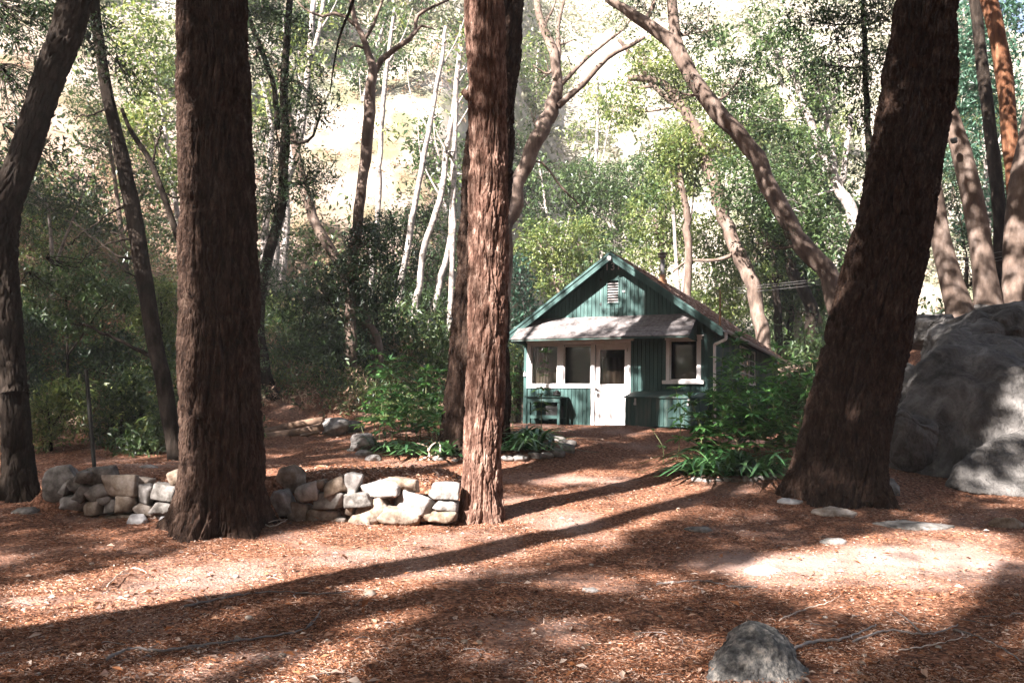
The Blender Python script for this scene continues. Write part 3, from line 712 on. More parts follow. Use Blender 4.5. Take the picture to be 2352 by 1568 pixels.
# behind the glass
def cloth(name, x0, x1, z0, z1, y, mat, par, waves=9, amp=.018):
    n = 60; xs = np.linspace(x0, x1, n); zs = np.array([z0, (z0 + z1) / 2, z1]); b = Buf()
    yy = y + amp * np.sin(np.linspace(0, waves * 2 * np.pi, n)) + amp * .5 * np.sin(np.linspace(0, waves * 3.3, n))
    V = np.array([[x, yy[i], z] for z in zs for i, x in enumerate(xs)]); F = [[r_ * n + i, r_ * n + i + 1, (r_ + 1) * n + i + 1, (r_ + 1) * n + i] for r_ in range(2) for i in range(n - 1)]
    b.add(V, F); link(name, b, M[mat], par, local=True, smooth=True)
cloth('curtain', P1[0] - .02, P1[0] + (P1[1] - P1[0]) * .58, P1[2] - .04, P1[3] - .02, .16, 'curtain', w1, 5)
cloth('curtain', P1[0] - .02, P1[1] + .02, P1[2] - .04, P1[2] + .30, .20, 'curtain', w1, 6)
cloth('curtain', P2[1] - .09, P2[1] + .03, P2[2] - .04, P2[2] + .42, .19, 'curtain', w2, 2)
cloth('curtain', pxx[0] - .05, pxx[1] + .05, pz[0] - .05, pz[1] - .18, .12, 'curtain_dark', door, 5)
b = Buf(); b.bx(RW[0] - .03, RW[1] + .03, .14, .16, RW[2] - .05, RW[2] + (RW[3] - RW[2]) * .56); link('inner_board', b, M['interior'], w3, local=True)
# louvred vent, hatch lines, latch, number plate
b = Buf(); framebox(b, VT[0] + .012, VT[1] - .012, VT[2] + .012, VT[3] - .012, .025, -.042, -.018)
vent = link('louvre_vent', b, M['paint_green'], cab, local=True)
b = Buf(); ns = 8
Rl = np.array(Matrix.Rotation(math.radians(40), 3, 'X'))
for k in range(ns):
    z = VT[2] + .035 + k * (VT[3] - VT[2] - .05) / ns
    b.box(((VT[0] + VT[1]) / 2, -.014, z), (VT[1] - VT[0] - .03, .055, .007), Rl, rnd=random.random())
link('louvre_slats', b, M['metal_grey'], vent, local=True)
b = Buf(); HT = (FX(1381), FX(1431.5), FZ(1406, 709), FZ(1406, 627))
b.bx(HT[0], HT[1], -.0235, -.0215, HT[2] - .008, HT[2]); b.bx(HT[0] - .008, HT[0], -.0255, -.0225, HT[2], HT[3]); b.bx(HT[1], HT[1] + .008, -.0255, -.0225, HT[2], HT[3])
link('hatch_gap', b, M['dark'], cab, local=True)
for (px, py) in ((1380.5, 643), (1380.5, 699)):
    b = Buf(); hx, hz = FP(px, py); b.bx(hx - .03, hx + .03, -.032, -.0262, hz - .012, hz + .012); b.bx(hx - .007, hx + .007, -.034, -.0262, hz - .05, hz + .05); link('hatch_hinge', b, M['dark'], cab, local=True)
b = Buf(); hx, hz = FP(1434, 669); b.bx(hx - .045, hx + .03, -.034, -.023, hz - .018, hz + .018); b.tube([[hx + .015, -.034, hz - .01], [hx + .015, -.055, hz - .03]], .012, 8); link('hatch_latch', b, M['metal_grey'], cab, local=True)
b = Buf(); NP = (FX(1386), FX(1426), FZ(1406, 624.5), FZ(1406, 601)); b.bx(NP[0], NP[1], -.045, -.023, NP[2], NP[3], .7)
plate = link('number_plate', b, M['paint_green'], cab, local=True)
def text(name, s, x, z, size, y, mat, par):
    cu = bpy.data.curves.new(name, 'FONT'); cu.body = s; cu.size = size; cu.extrude = .004; cu.align_x = 'CENTER'; cu.align_y = 'CENTER'
    tmp = bpy.data.objects.new(name, cu); COL.objects.link(tmp); bpy.context.view_layer.update()
    me = bpy.data.meshes.new_from_object(tmp.evaluated_get(bpy.context.evaluated_depsgraph_get())); bpy.data.objects.remove(tmp)
    me.transform(Matrix.Translation((x, y, z)) @ Matrix.Rotation(math.pi / 2, 4, 'X')); me.materials.clear(); me.materials.append(mat)
    o = bpy.data.objects.new(name, me); COL.objects.link(o); o.parent = par; OFF[o.name] = OFF[par.name]; return o
for q_, (ch_, fx_) in enumerate((('1', .17), ('3', .5), ('1', .83))): text('house_number', ch_, NP[0] + (NP[1] - NP[0]) * fx_, (NP[2] + NP[3]) / 2 - .01, .25, -.049, M['paint_white'], plate)
# eaves gutter, downspout, stove pipe, vent pipe
gxo = WF + OH + .055; gzz = ZAP - SL * (WF + OH - APX) - .03
b = Buf(); th = np.linspace(math.pi, 2 * math.pi, 9)
for (ra, rb_) in ((.055, .05),):
    prof = [(gxo + ra * math.cos(t), gzz + ra * math.sin(t)) for t in th] + [(gxo + rb_ * math.cos(t), gzz + rb_ * math.sin(t)) for t in th[::-1]]
m_ = len(prof); ys = np.linspace(-OHF + .02, LS + .25, 14)
V = [[p[0], y, p[1] - .004 * y] for y in ys for p in prof]; F = [[i * m_ + j, i * m_ + (j + 1) % m_, (i + 1) * m_ + (j + 1) % m_, (i + 1) * m_ + j] for i in range(13) for j in range(m_)]
b.add(V, F); link('gutter', b, M['metal_grey'], cab, local=True)
b = Buf(); gx0 = WF + OH + .05
for (p, q) in (((gx0, -.22, gzz - .05), (gx0, -.22, gzz - .20)), ((gx0, -.22, gzz - .20), (WF + .065, -.10, gzz - .31)), ((WF + .065, -.10, gzz - .31), (WF + .065, -.10, .14)), ((WF + .065, -.10, .14), (WF + .12, -.22, .07))):
    b.tube([p, q], .034, 10)
link('downspout', b, M['paint_white'], cab, local=True)
d = ray(1519, 644); ts = np.linspace(18, 34, 900); best = None
for t in ts:
    p = CAM + d * t / d[1] - OC; lx, ly = p @ ex, p @ ey
    if APX < lx < WF + OH and -OHF < ly < LS and p[2] < ZAP - SL * (lx - APX) + .05: best = (lx, ly); break
print('stove pipe', best)
sx, sy = 2.60, 3.25; szr = ZAP - SL * (sx - APX)
D_ = (OC + ex * sx + ey * sy)[1]; k_ = D_ / FPX
b = Buf(); b.tube([[sx, sy, szr - .2], [sx, sy, szr + 54 * k_]], 5.3 * k_, 16); b.tube([[sx, sy, szr + 54 * k_], [sx, sy, szr + 64 * k_]], 4.6 * k_, 12)
pipe = link('stove_pipe', b, M['flue'], roof, local=True, smooth=True)
b = Buf(); z = szr + 57 * k_; b.tube([[sx, sy, z], [sx, sy, z + 3 * k_], [sx, sy, z + 6 * k_]], [5.5 * k_, 10 * k_, 8 * k_], 18); b.tube([[sx, sy, z + 9 * k_], [sx, sy, z + 12 * k_], [sx, sy, z + 15 * k_]], [10 * k_, 12 * k_, 3 * k_], 18)
link('cap', b, M['flue'], pipe, local=True, smooth=True)
b = Buf(); b.tube([[sx, sy, szr - .15], [sx, sy, szr + 6 * k_], [sx, sy, szr + 9 * k_], [sx, sy, szr + 18 * k_]], [13 * k_, 11 * k_, 6.5 * k_, 5.9 * k_], 16)
link('flashing', b, M['rust'], pipe, local=True, smooth=True)
b = Buf(); vx = WF + OH - .12; b.tube([[vx, -.05, ZAP - SL * (vx - APX) - .1], [vx, -.05, ZAP - SL * (vx - APX) + .85]], [.025, .016], 8)
link('vent_pipe', b, M['rust'], roof, local=True, smooth=True)
# side window with bars
b = Buf(); y0, y1, z0, z1 = SWN
for (a, c, u, v) in ((y0 - .06, y0, z0, z1), (y1, y1 + .06, z0, z1), (y0 - .06, y1 + .06, z1, z1 + .06), (y0 - .12, y1 + .12, z0 - .06, z0)): b.bx(WF - .03, WF + .05, a, c, u, v)
for k in range(1, 3): yy = y0 + (y1 - y0) * k / 3; b.bx(WF - .01, WF + .03, yy - .015, yy + .015, z0, z1)
for k in range(1, 4): zz = z0 + (z1 - z0) * k / 4; b.bx(WF - .008, WF + .028, y0, y1, zz - .012, zz + .012)
ws = link('window', b, M['paint_white'], cab, local=True); tag(ws, 'small barred window in the shaded side wall')
b = Buf(); b.bx(WF - .04, WF - .034, y0, y1, z0, z1); link('pane', b, M['glass'], ws, local=True)
b = Buf(); hx, hz = FP(1207.5, 861); b.bx(hx - .03, hx + .03, -.085, -.046, hz - .035, hz + .035); b.tube([[hx, -.07, hz + .02], [hx, -.07, hz + .09]], [.03, .01], 8)
link('outlet_box', b, M['metal_grey'], cab, local=True)

# storage box against the wall, under the right window
BXL = FX(1437.5, .78); BXR = FX(1609, .78); BO = .78; bo = OC + ex * BXL - ey * (BO + .02)
sbx = thing('storage_box', 'green board bench box with a sloping lid and two padlocks under the right cabin window', 'storage box', bo, YAW)
zf, zk = FZ(1520, 911, .82), FZ(1520, 898)
WB = BXR - BXL
b = Buf(); n = 17
for k in range(n):
    a = .05 + k * (WB - .1) / n; b.bx(a, a + (WB - .1) / n - .011, -.012, .0, .02, zf - .035, random.random())
b.bx(0, .049, -.016, .03, 0, zf - .03, .5); b.bx(WB - .049, WB, -.016, .03, 0, zf - .03, .5)
b.bx(.05, WB - .05, .001, .03, .01, zf - .04, .1)
link('front_panel', b, M['paint_green_dirty'], sbx, local=True)
for x in (0.003, WB - .033):
    b = Buf(); V = [[x, .031, 0], [x + .03, .031, 0], [x + .03, BO - .03, 0], [x, BO - .03, 0], [x, .031, zf - .035], [x + .03, .031, zf - .035], [x + .03, BO - .03, zk - .035], [x, BO - .03, zk - .035]]
    b.add(V, [[0, 1, 5, 4], [1, 2, 6, 5], [2, 3, 7, 6], [3, 0, 4, 7], [4, 5, 6, 7]], .5); link('side_panel', b, M['paint_green_dirty'], sbx, local=True)
b = Buf(); xa, xb = -.03, WB + .03
V = [[xa, -.05, zf - .03], [xb, -.05, zf - .03], [xb, BO - .025, zk - .03], [xa, BO - .025, zk - .03], [xa, -.05, zf], [xb, -.05, zf], [xb, BO - .025, zk], [xa, BO - .025, zk]]
b.add(V, [[0, 3, 2, 1], [4, 5, 6, 7], [0, 1, 5, 4], [1, 2, 6, 5], [2, 3, 7, 6], [3, 0, 4, 7]], .8); link('lid', b, M['paint_green_dirty'], sbx, local=True)
for px in (1460, 1582):
    x = FX(px, .8) - BXL; b = Buf(); b.bx(x - .02, x + .02, -.022, -.0125, zf - .16, zf - .035); b.bx(x - .028, x + .028, -.055, -.024, zf - .19, zf - .135)
    th = np.linspace(0, math.pi, 8); b.tube([[x + .018 * math.cos(t), -.038, zf - .135 + .03 * math.sin(t)] for t in th], .005, 6); link('padlock', b, M['metal_grey'], sbx, local=True)

# potting bench left of the door with a pot on it
PO = .55; bl = FX(1212, PO); br = FX(1287, PO); po = OC + ex * bl - ey * (PO + .02); WP = br - bl
pb = thing('potting_bench', 'green open wooden potting bench with a low shelf under the porch windows', 'bench', po, YAW)
zt2 = FZ(1250, 910, PO)
b = Buf()
for k in range(4): b.bx(-.06, WP + .04, -.04 + k * .14, -.04 + k * .14 + .13, zt2 - .03, zt2, random.random())
link('bench_top', b, M['paint_dark'], pb, local=True)
b = Buf(); b.bx(0, WP, 0, .02, zt2 - .14, zt2 - .032, .8); b.bx(0, WP, PO - .06, PO - .04, zt2 - .14, zt2 - .032, .6); link('apron', b, M['paint_green'], pb, local=True)
for (x, y) in ((.01, .022), (WP - .07, .022), (.01, PO - .12), (WP - .07, PO - .12)):
    b = Buf(); b.bx(x, x + .06, y, y + .055, 0, zt2 - .035, .9); link('leg', b, M['paint_green'], pb, local=True)
b = Buf()
for k in range(4): b.bx(.0, WP, .08 + k * .10, .08 + k * .10 + .09, .17, .19, random.random())
b.bx(.072, WP - .072, .024, .045, .16, .24, .8)
link('shelf', b, M['paint_green'], pb, local=True)
b = Buf(); b.bx(.45, WP - .08, .12, .42, .191, .48); link('crate_box', b, M['dark'], pb, local=True)
pw = OC + ex * FX(1292, .35) - ey * .42 + np.array([0, 0, zt2]); k_ = pw[1] / FPX
pw = OC + ex * (FX(1281, .35)) - ey * .38 + np.array([0, 0, zt2])
b = Buf(); b.tube([[0, 0, 0], [0, 0, .05], [0, 0, .10]], [.07, .10, .085], 14); b.tube([[0, 0, .10], [0, 0, .118]], [.11, .105], 14); b.tube([[0, 0, .118], [0, 0, .16]], [.06, .03], 10)
o = link('lidded_pot', b, M['dark'], smooth=True); o.location = pw; tag(o, 'dark lidded pot at the right end of the potting bench', 'pot')
# ------------------------------------------------------------------ PART3 big trunks
def big(name, label, pts, Y, mat, nu, dv, ncell, clen, amp, seed, flare, top=16., lean_top=None, group=None, ridge=.35, extra=None):
    P, R = path(pts, Y)
    base = P[0].copy(); g = gz(base[0], base[1]); base[2] = g
    d = nrm(P[-1] - P[-2])
    hi = P[-1] + d * 1.2
    P = np.vstack([[P[0][0], P[0][1], g - .25], P[0] if P[0][2] > g + .02 else [P[0][0], P[0][1], g + .05], P[1:], [hi]]) if True else P
    R = np.concatenate([[R[0]], R, [R[-1]]])
    t = thing(name, label, 'tree', base, group=group)
    b = Buf(); bark_trunk(b, P, R, nu, dv, ncell, clen, amp, seed, flare, ridge)
    n = 14; T = bez([P[-1] - d * .3, P[-1] + d * (top - P[-1][2]) * .5, P[-1] + d * (top - P[-1][2])], n)
    b.tube(T, np.linspace(R[-1] * .97, .06, n), 20, lump=.12, seed=seed)
    if extra: extra(b)
    link('trunk', b, M[mat], t, smooth=True)
    return t, T
CAN = []      # seen trunks that carry part of the added shade canopy: (thing, top path)
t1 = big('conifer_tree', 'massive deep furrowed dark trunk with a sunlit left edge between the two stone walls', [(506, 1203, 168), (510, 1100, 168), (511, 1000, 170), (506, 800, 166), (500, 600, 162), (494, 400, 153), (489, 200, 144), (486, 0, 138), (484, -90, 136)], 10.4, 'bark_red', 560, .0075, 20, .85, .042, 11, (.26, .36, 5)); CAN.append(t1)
def stub(b):
    p = at(1078, 222, 11.25); q = at(1062, 208, 11.2); b.tube([p, (p + q) / 2, q], [.07, .045, .03], 8, lump=.3, seed=2)
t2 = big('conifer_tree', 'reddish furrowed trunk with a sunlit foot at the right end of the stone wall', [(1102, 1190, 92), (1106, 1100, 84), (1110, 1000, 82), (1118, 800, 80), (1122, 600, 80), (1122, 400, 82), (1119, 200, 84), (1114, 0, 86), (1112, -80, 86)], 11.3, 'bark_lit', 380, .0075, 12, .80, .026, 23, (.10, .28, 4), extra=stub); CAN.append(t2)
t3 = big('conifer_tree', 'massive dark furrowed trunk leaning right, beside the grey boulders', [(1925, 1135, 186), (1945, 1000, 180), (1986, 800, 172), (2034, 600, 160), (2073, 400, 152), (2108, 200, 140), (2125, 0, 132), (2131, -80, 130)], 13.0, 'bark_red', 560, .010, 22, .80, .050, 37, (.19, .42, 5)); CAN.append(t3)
t2b = big('conifer_tree', 'dark reddish trunk standing behind the slimmer sunlit trunk, in the planting bed', [(1088, 1015, 140), (1094, 900, 134), (1100, 800, 128), (1108, 600, 116), (1120, 400, 106), (1131, 264, 104), (1142, 0, 106), (1146, -80, 106)], 16.3, 'bark_red', 300, .014, 15, .9, .04, 41, (.12, .4, 5)); CAN.append(t2b)
def fork4(b):
    P, R = path([(34, 900, 50), (20, 760, 56), (6, 620, 62), (6, 500, 66), (45, 380, 60), (84, 260, 58), (122, 150, 62), (157, 60, 66), (188, -60, 66)], 11.6)
    n = 60; D = bez(np.hstack([P, R[:, None]]), n); bark_trunk(b, D[:, :3], D[:, 3], 120, .02, 12, .3, .02, 8)
t4 = big('forked_oak', 'dark forked tree at the left edge with one thick limb leaning right', [(46, 1140, 70), (38, 1000, 58), (22, 800, 52), (2, 620, 52), (-14, 480, 48), (-40, 300, 44), (-60, 0, 40)], 11.8, 'bark_dark', 160, .02, 12, .3, .018, 53, (.10, .25, 5), extra=fork4); CAN.append(t4)
def slim(name, label, pts, Y, mat, seed, sides=22, extras=(), top=None, lump=.10, group=None):
    P, R = path(pts, Y); base = P[0].copy(); g = gz(base[0], base[1]); base[2] = g
    P = np.vstack([[P[0][0], P[0][1], min(g, P[0][2]) - .2], P]); R = np.concatenate([[R[0] * 1.3], R])
    if R[-1] > .06: e_ = nrm(P[-1] - P[-2]) + np.array([0, 0, .4]); P = np.vstack([P, P[-1] + e_ * 2, P[-1] + e_ * 4.5]); R = np.concatenate([R, [R[-1] * .7, .02]])
    t = thing(name, label, 'tree', base, group=group); b = Buf(); n = 90
    D = bez(np.hstack([P, R[:, None]]), n); b.tube(D[:, :3], D[:, 3], sides, lump=lump, seed=seed)
    for e in extras:
        p, r = path(e, Y); n = 40; q = bez(np.hstack([p, r[:, None]]), n)
        wob = np.stack([fbm(np.arange(n) * .3, 0 * np.arange(n) + k_, 0 * np.arange(n), seed + k_, 2) for k_ in range(3)], 1)
        q[:, :3] += wob * .06 * np.linspace(0, 1, n)[:, None]
        b.tube(q[:, :3], np.maximum(q[:, 3], .004), 8, lump=.12, seed=seed + 5)
    link('trunk', b, M[mat], t, smooth=True)
    return t
t5 = slim('slender_tree', 'slim dark trunk leaning left behind the left stone wall, lit halfway up', [(402, 1045, 36), (385, 930, 36), (352, 760, 37), (325, 600, 38), (305, 480, 36), (275, 340, 32), (248, 220, 28), (228, 100, 25), (212, -40, 24)], 15.0, 'bark_dark', 61,
    extras=[[(330, 640, 5), (290, 625, 4), (240, 580, 3), (180, 600, 2)], [(322, 590, 8), (275, 590, 6), (215, 545, 4), (150, 500, 2)], [(360, 825, 12), (310, 800, 9), (240, 765, 7), (170, 740, 4)], [(318, 545, 5), (250, 560, 4), (190, 590, 2)], [(300, 465, 6), (240, 500, 4), (160, 560, 3)], [(255, 240, 6), (225, 260, 4), (170, 270, 3)]])
t5b = slim('slender_tree', 'thin dark trunk leaning behind the slim leaning trunk on the left', [(440, 700, 16), (425, 600, 16), (400, 520, 15), (372, 440, 14), (345, 370, 13), (300, 300, 11), (280, 250, 8)], 17.0, 'bark_dark', 67, sides=12, extras=[[(350, 380, 7), (360, 330, 5), (372, 290, 4)], [(372, 440, 6), (405, 455, 4), (440, 450, 3)]])
t17 = slim('conifer_tree', 'straight orange barked trunk at the top right edge', [(2350, 560, 34), (2336, 480, 34), (2326, 380, 35), (2316, 280, 36), (2306, 180, 38), (2290, 80, 36), (2272, 0, 36), (2262, -60, 36)], 22, 'bark_orange', 71, lump=.12)
t17b = slim('conifer_tree', 'brown straight trunk between the orange trunk and the leaning one', [(2300, 600, 32), (2296, 500, 30), (2275, 300, 28), (2256, 150, 27), (2240, 0, 26), (2232, -60, 26)], 24, 'bark_dark', 73)
for (lab, pts, sd) in (('smooth grey brown trunk rising behind the boulder, nearest to the leaning dark trunk', [(2205, 720, 62), (2186, 650, 50), (2166, 570, 44), (2152, 480, 38), (2140, 400, 34), (2128, 300, 30), (2112, 100, 27), (2098, -200, 20), (2090, -450, 8)], 3),
                       ('smooth grey brown trunk rising behind the boulder with a dark knothole high up', [(2270, 716, 66), (2262, 640, 54), (2250, 540, 50), (2230, 440, 48), (2206, 340, 44), (2184, 270, 40), (2160, 190, 36), (2128, 0, 32), (2108, -250, 22), (2100, -480, 8)], 5),
                       ('smooth grey brown trunk rising behind the boulder at the right edge', [(2332, 722, 70), (2336, 640, 64), (2342, 520, 62), (2352, 420, 60), (2372, 300, 56), (2400, 150, 54), (2424, -50, 46), (2440, -300, 28), (2446, -520, 8)], 7)):
    t = slim('smooth_tree', lab, pts, 19.0, 'bark_grey', sd, sides=26, lump=.07, group='three smooth trunks behind the boulders')
    if sd == 5:
        b = Buf(); c = at(2190, 322, 18.55); V, F = rockverts(c, (.16, .12, .15), 4, sub=3, facets=2, rough=.2); b.add(V, F); link('knothole', b, M['dark'], t, smooth=True)

# ------------------------------------------------------------------ dry stone walls
def stonewall(label, Y, stones, mat0, seed):
    xs = [s[0] for s in stones]; m = sum(xs) / len(xs); p = at(m, 1190, Y); p[2] = gz(p[0], p[1])
    t = thing('dry_stone_wall', label, 'stone wall', p); r = np.random.default_rng(seed)
    for k, s in enumerate(stones):
        px, py, w_, h_, an = s[:5]; mt = s[5] if len(s) > 5 else mat0; dy = s[6] if len(s) > 6 else 0.
        c = at(px, py, Y + dy + r.random() * .05); q = Y / FPX * 1.11
        hullstone(c, (w_ * q * .95, .28 + .12 * r.random(), h_ * q * .98), seed * 100 + k, mt, t, (r.random() - .5) * .35, math.radians(an))
    # small wedging stones deep in the joints
    for k in range(len(stones) // 2):
        s = stones[int(r.integers(len(stones)))]; c = at(s[0] + r.normal() * s[2] * .5, s[1] + s[3] * .4, Y + .14); rock('stone', c, (.14, .14, .10), seed * 100 + 60 + k, mat=mat0, parent=t, sub=3)
    return t
def cz(x, y, w_, h_, an=0, m='rock', dy=0., ox=1050, oy=1820, k=850 / 2352):   # measured in the enlarged crops
    return ((ox + x * k) * .57422, (oy + y * k) * .57422, w_ * k * .57422, h_ * k * .57422, an, m, dy)
R_ = [cz(235, 530, 205, 300, -25), cz(500, 400, 280, 210, -12), cz(420, 630, 230, 210, 4, 'rock_warm'), cz(740, 500, 390, 190, -6), cz(820, 330, 300, 170, -22, 'rock_warm'),
      cz(1010, 300, 190, 270, 14), cz(690, 680, 400, 170, 2, 'rock_warm'), cz(1080, 490, 320, 160, -10), cz(1330, 370, 420, 190, -12), cz(1260, 610, 470, 250, -38, 'rock_warm'),
      cz(980, 600, 130, 110, 10, 'rock_warm', .06), cz(1670, 520, 470, 240, 16), cz(1590, 330, 380, 150, 6, 'rock_warm'), cz(1530, 680, 480, 210, 8, 'rock_warm', -.04), cz(2010, 390, 330, 200, 6),
      cz(2030, 555, 260, 140, 4), cz(2010, 675, 300, 110, 3, 'rock_warm'), cz(840, 730, 200, 90, 0, 'rock_warm', .03), cz(1830, 680, 150, 100, 0, 'rock_warm', .05), cz(640, 320, 150, 100, -14, 'rock_warm', .08), cz(1110, 730, 260, 130, 4, 'rock_warm')]
stonewall('low dry stone wall of pale sunlit stones between the massive trunk and the slimmer trunk', 10.98, R_, 'rock', 5)
K2 = dict(ox=150, oy=1800, k=1000 / 2352)
L_ = [cz(290, 360, 90, 130, 0, **K2), cz(350, 490, 240, 130, 5, **K2), cz(380, 320, 120, 150, -40, **K2), cz(440, 400, 110, 200, 30, **K2), cz(480, 250, 170, 110, 8, **K2), cz(620, 240, 300, 190, -14, **K2),
      cz(580, 400, 240, 150, -35, **K2), cz(800, 340, 320, 230, 0, 'rock_warm', **K2), cz(540, 540, 190, 130, -8, 'rock_warm', **K2), cz(715, 530, 120, 140, 4, **K2), cz(860, 500, 180, 170, 6, 'rock_warm', **K2),
      cz(1035, 400, 130, 180, 12, **K2), cz(1200, 400, 210, 170, 8, **K2), cz(1010, 560, 200, 120, 4, 'rock_warm', **K2), cz(1200, 545, 230, 110, 4, **K2), cz(1180, 640, 230, 80, 2, 'rock_warm', **K2),
      cz(900, 640, 260, 70, 0, 'rock_warm', **K2), cz(730, 640, 180, 60, 0, 'rock_warm', **K2), cz(960, 300, 260, 110, 6, 'rock_warm', .1, **K2), cz(1330, 260, 130, 160, -30, 'rock_warm', .12, **K2), cz(640, 460, 140, 90, 5, **K2)]
stonewall('low dry stone wall of shaded grey stones between the left edge and the massive trunk', 10.95, L_, 'rock', 6)
def rk(name, label, px, py, w_, h_, Y, dep, seed, mat='rock', cat='rock', ang=0, sink=0., **k):
    return pxrock(name, px, py + sink, w_, h_, Y, dep, seed, ang, mat=mat, label=label, cat=cat, **k)
rk('rock', 'rounded dark grey rock at the left end of the shaded stone wall', 148, 1112, 96, 92, 11.3, .5, 301, facets=5)
rk('rock', 'angular grey rock lying in leaves just behind the left stone wall', 343, 1082, 52, 34, 12.2, .35, 302, ang=10)
rk('boulder', 'round brown boulder beside the massive trunk, at the left end of the sunlit wall', 665, 1100, 74, 66, 11.35, .4, 303, 'rock_warm', facets=6)
rk('boulder', 'dark rounded boulder beside the stacked logs', 771, 977, 76, 46, gnd(771, 1000)[1] + .3, .9, 304, facets=5, sink=4)
rk('boulder', 'pale pointed boulder at the left end of the planting bed', 838, 1017, 66, 56, gnd(838, 1042)[1] + .3, .6, 305, facets=7, sink=4)
rk('rock', 'grey rock lying behind the round dark boulder', 812, 982, 60, 34, gnd(812, 996)[1] + .4, .5, 306)
for k, (x, y, w_, h_, lb) in enumerate(((838, 1040, 44, 20, 'flat stone in front of the pale pointed boulder'), (856, 1051, 40, 22, 'square grey stone at the left front of the planting bed'), (812, 1032, 30, 16, 'small stone left of the pale pointed boulder'),
        (1010, 1052, 34, 18, 'small round grey stone at the front of the planting bed'), (1048, 1056, 24, 10, 'tiny flat stone close to the left of the slimmer trunk'))):
    g = gnd(x, y + h_ * .35); rk('bed_stone', lb, x, y, w_, h_, g[1] + .1, .25, 320 + k, sink=2)
et = gnd(1240, 1050); edg = thing('stone_edging', 'low curved row of pale grey edging stones right of the tall trunks', 'stone edging', et)
for k, (x, y, w_, h_) in enumerate(((1165, 1054, 30, 16), (1196, 1053, 34, 18), (1228, 1046, 34, 18), (1256, 1047, 30, 18), (1280, 1040, 34, 22), (1304, 1030, 32, 24), (1300, 1016, 34, 18), (1280, 1008, 36, 14), (1262, 1002, 30, 12), (1312, 1018, 24, 16))):
    g = gnd(x, y + h_ * .4); c = at(x, y + 1, g[1] + .08); q = g[1] / FPX; rock('stone', c, (w_ * q * 1.1, .24, h_ * q * 1.2), 340 + k, parent=edg, sub=3)
et = gnd(1740, 1100); edg = thing('stone_edging', 'row of small rounded stones under the strap leaves by the leaning trunk', 'stone edging', et)
for k, (x, y, w_, h_) in enumerate(((1600, 1102, 26, 12), (1622, 1104, 22, 10), (1652, 1103, 20, 11), (1670, 1102, 20, 12), (1692, 1103, 24, 14), (1714, 1101, 18, 16), (1730, 1100, 20, 15), (1752, 1098, 24, 14), (1772, 1094, 28, 20), (1798, 1094, 26, 16))):
    g = gnd(x, y + h_ * .4); c = at(x, y + 1, g[1] + .06); q = g[1] / FPX; rock('stone', c, (w_ * q * 1.1, .18, h_ * q * 1.2), 360 + k, parent=edg, sub=3)
# flat stones set in the ground
for k, (x, y, w_, d_, h_, mt, lb) in enumerate(((2098, 1209, 176, .62, .035, 'rock', 'large flat pale stone sunk in the needles right of the leaning trunk'), (1748, 1312, 84, .42, .03, 'rock_white', 'flat sunlit whitish stone in the bright patch of ground'),
        (2030, 1128, 80, .5, .16, 'rock', 'low grey stone at the right foot of the leaning trunk'), (1812, 1154, 62, .25, .05, 'rock_white', 'small pale flat stone at the left foot of the leaning trunk'), (1605, 1216, 66, .3, .03, 'rock', 'flat grey stone half buried in shade below the cabin path'),
        (315, 1201, 54, .16, .08, 'rock_white', 'long white stone in front of the left stone wall'), (377, 1206, 32, .16, .08, 'rock_white', 'white stone touching the left foot of the massive trunk'),
        (60, 1176, 60, .3, .05, 'rock', 'flat grey stone near the left edge, in front of the wall'), (1358, 1357, 44, .15, .02, 'rock', 'small dark flat stone in the shaded middle ground'), (848, 1367, 30, .10, .03, 'rock_warm', 'small pale stone at the end of the long grey stick'),
        (1912, 1247, 60, .2, .04, 'rock', 'small flat stone between the bright patch and the leaning trunk'), (2310, 1211, 90, .2, .10, 'rock_warm', 'dark brown stone near the right edge'), (1915, 1180, 110, .5, .06, 'rock_warm', 'low earthy hump of stone under needles below the leaning trunk'))):
    flatstone('flat_stone' if h_ < .09 else 'rock', x, y, w_, d_, h_, 400 + k, mt, lb)
g = gnd(1745, 1545); k_ = g[1] / FPX
def gp(x, y, dy): p = at(x, y, g[1] + dy) - np.array([g[0], g[1], gz(g[0], g[1])]); return tuple(p)
hullrock('rock', [gp(1634, 1535, 0), gp(1660, 1500, .06), gp(1722, 1446, .12), gp(1745, 1434, .20), gp(1786, 1438, .22), gp(1804, 1466, .10), gp(1842, 1540, .05), gp(1880, 1600, -.02), gp(1690, 1462, -.02), gp(1770, 1470, -.04), gp(1620, 1590, -.22), gp(1860, 1620, -.3), gp(1740, 1640, -.34), gp(1690, 1450, .5), gp(1830, 1500, .45), (0, .3, -.1), (-.25, .2, -.15), (.3, .2, -.15)],
    (g[0], g[1], gz(g[0], g[1])), 431, 'rock_mottled', 'pointed grey rock jutting from the needles at the bottom edge', amp=.040, sc=5)
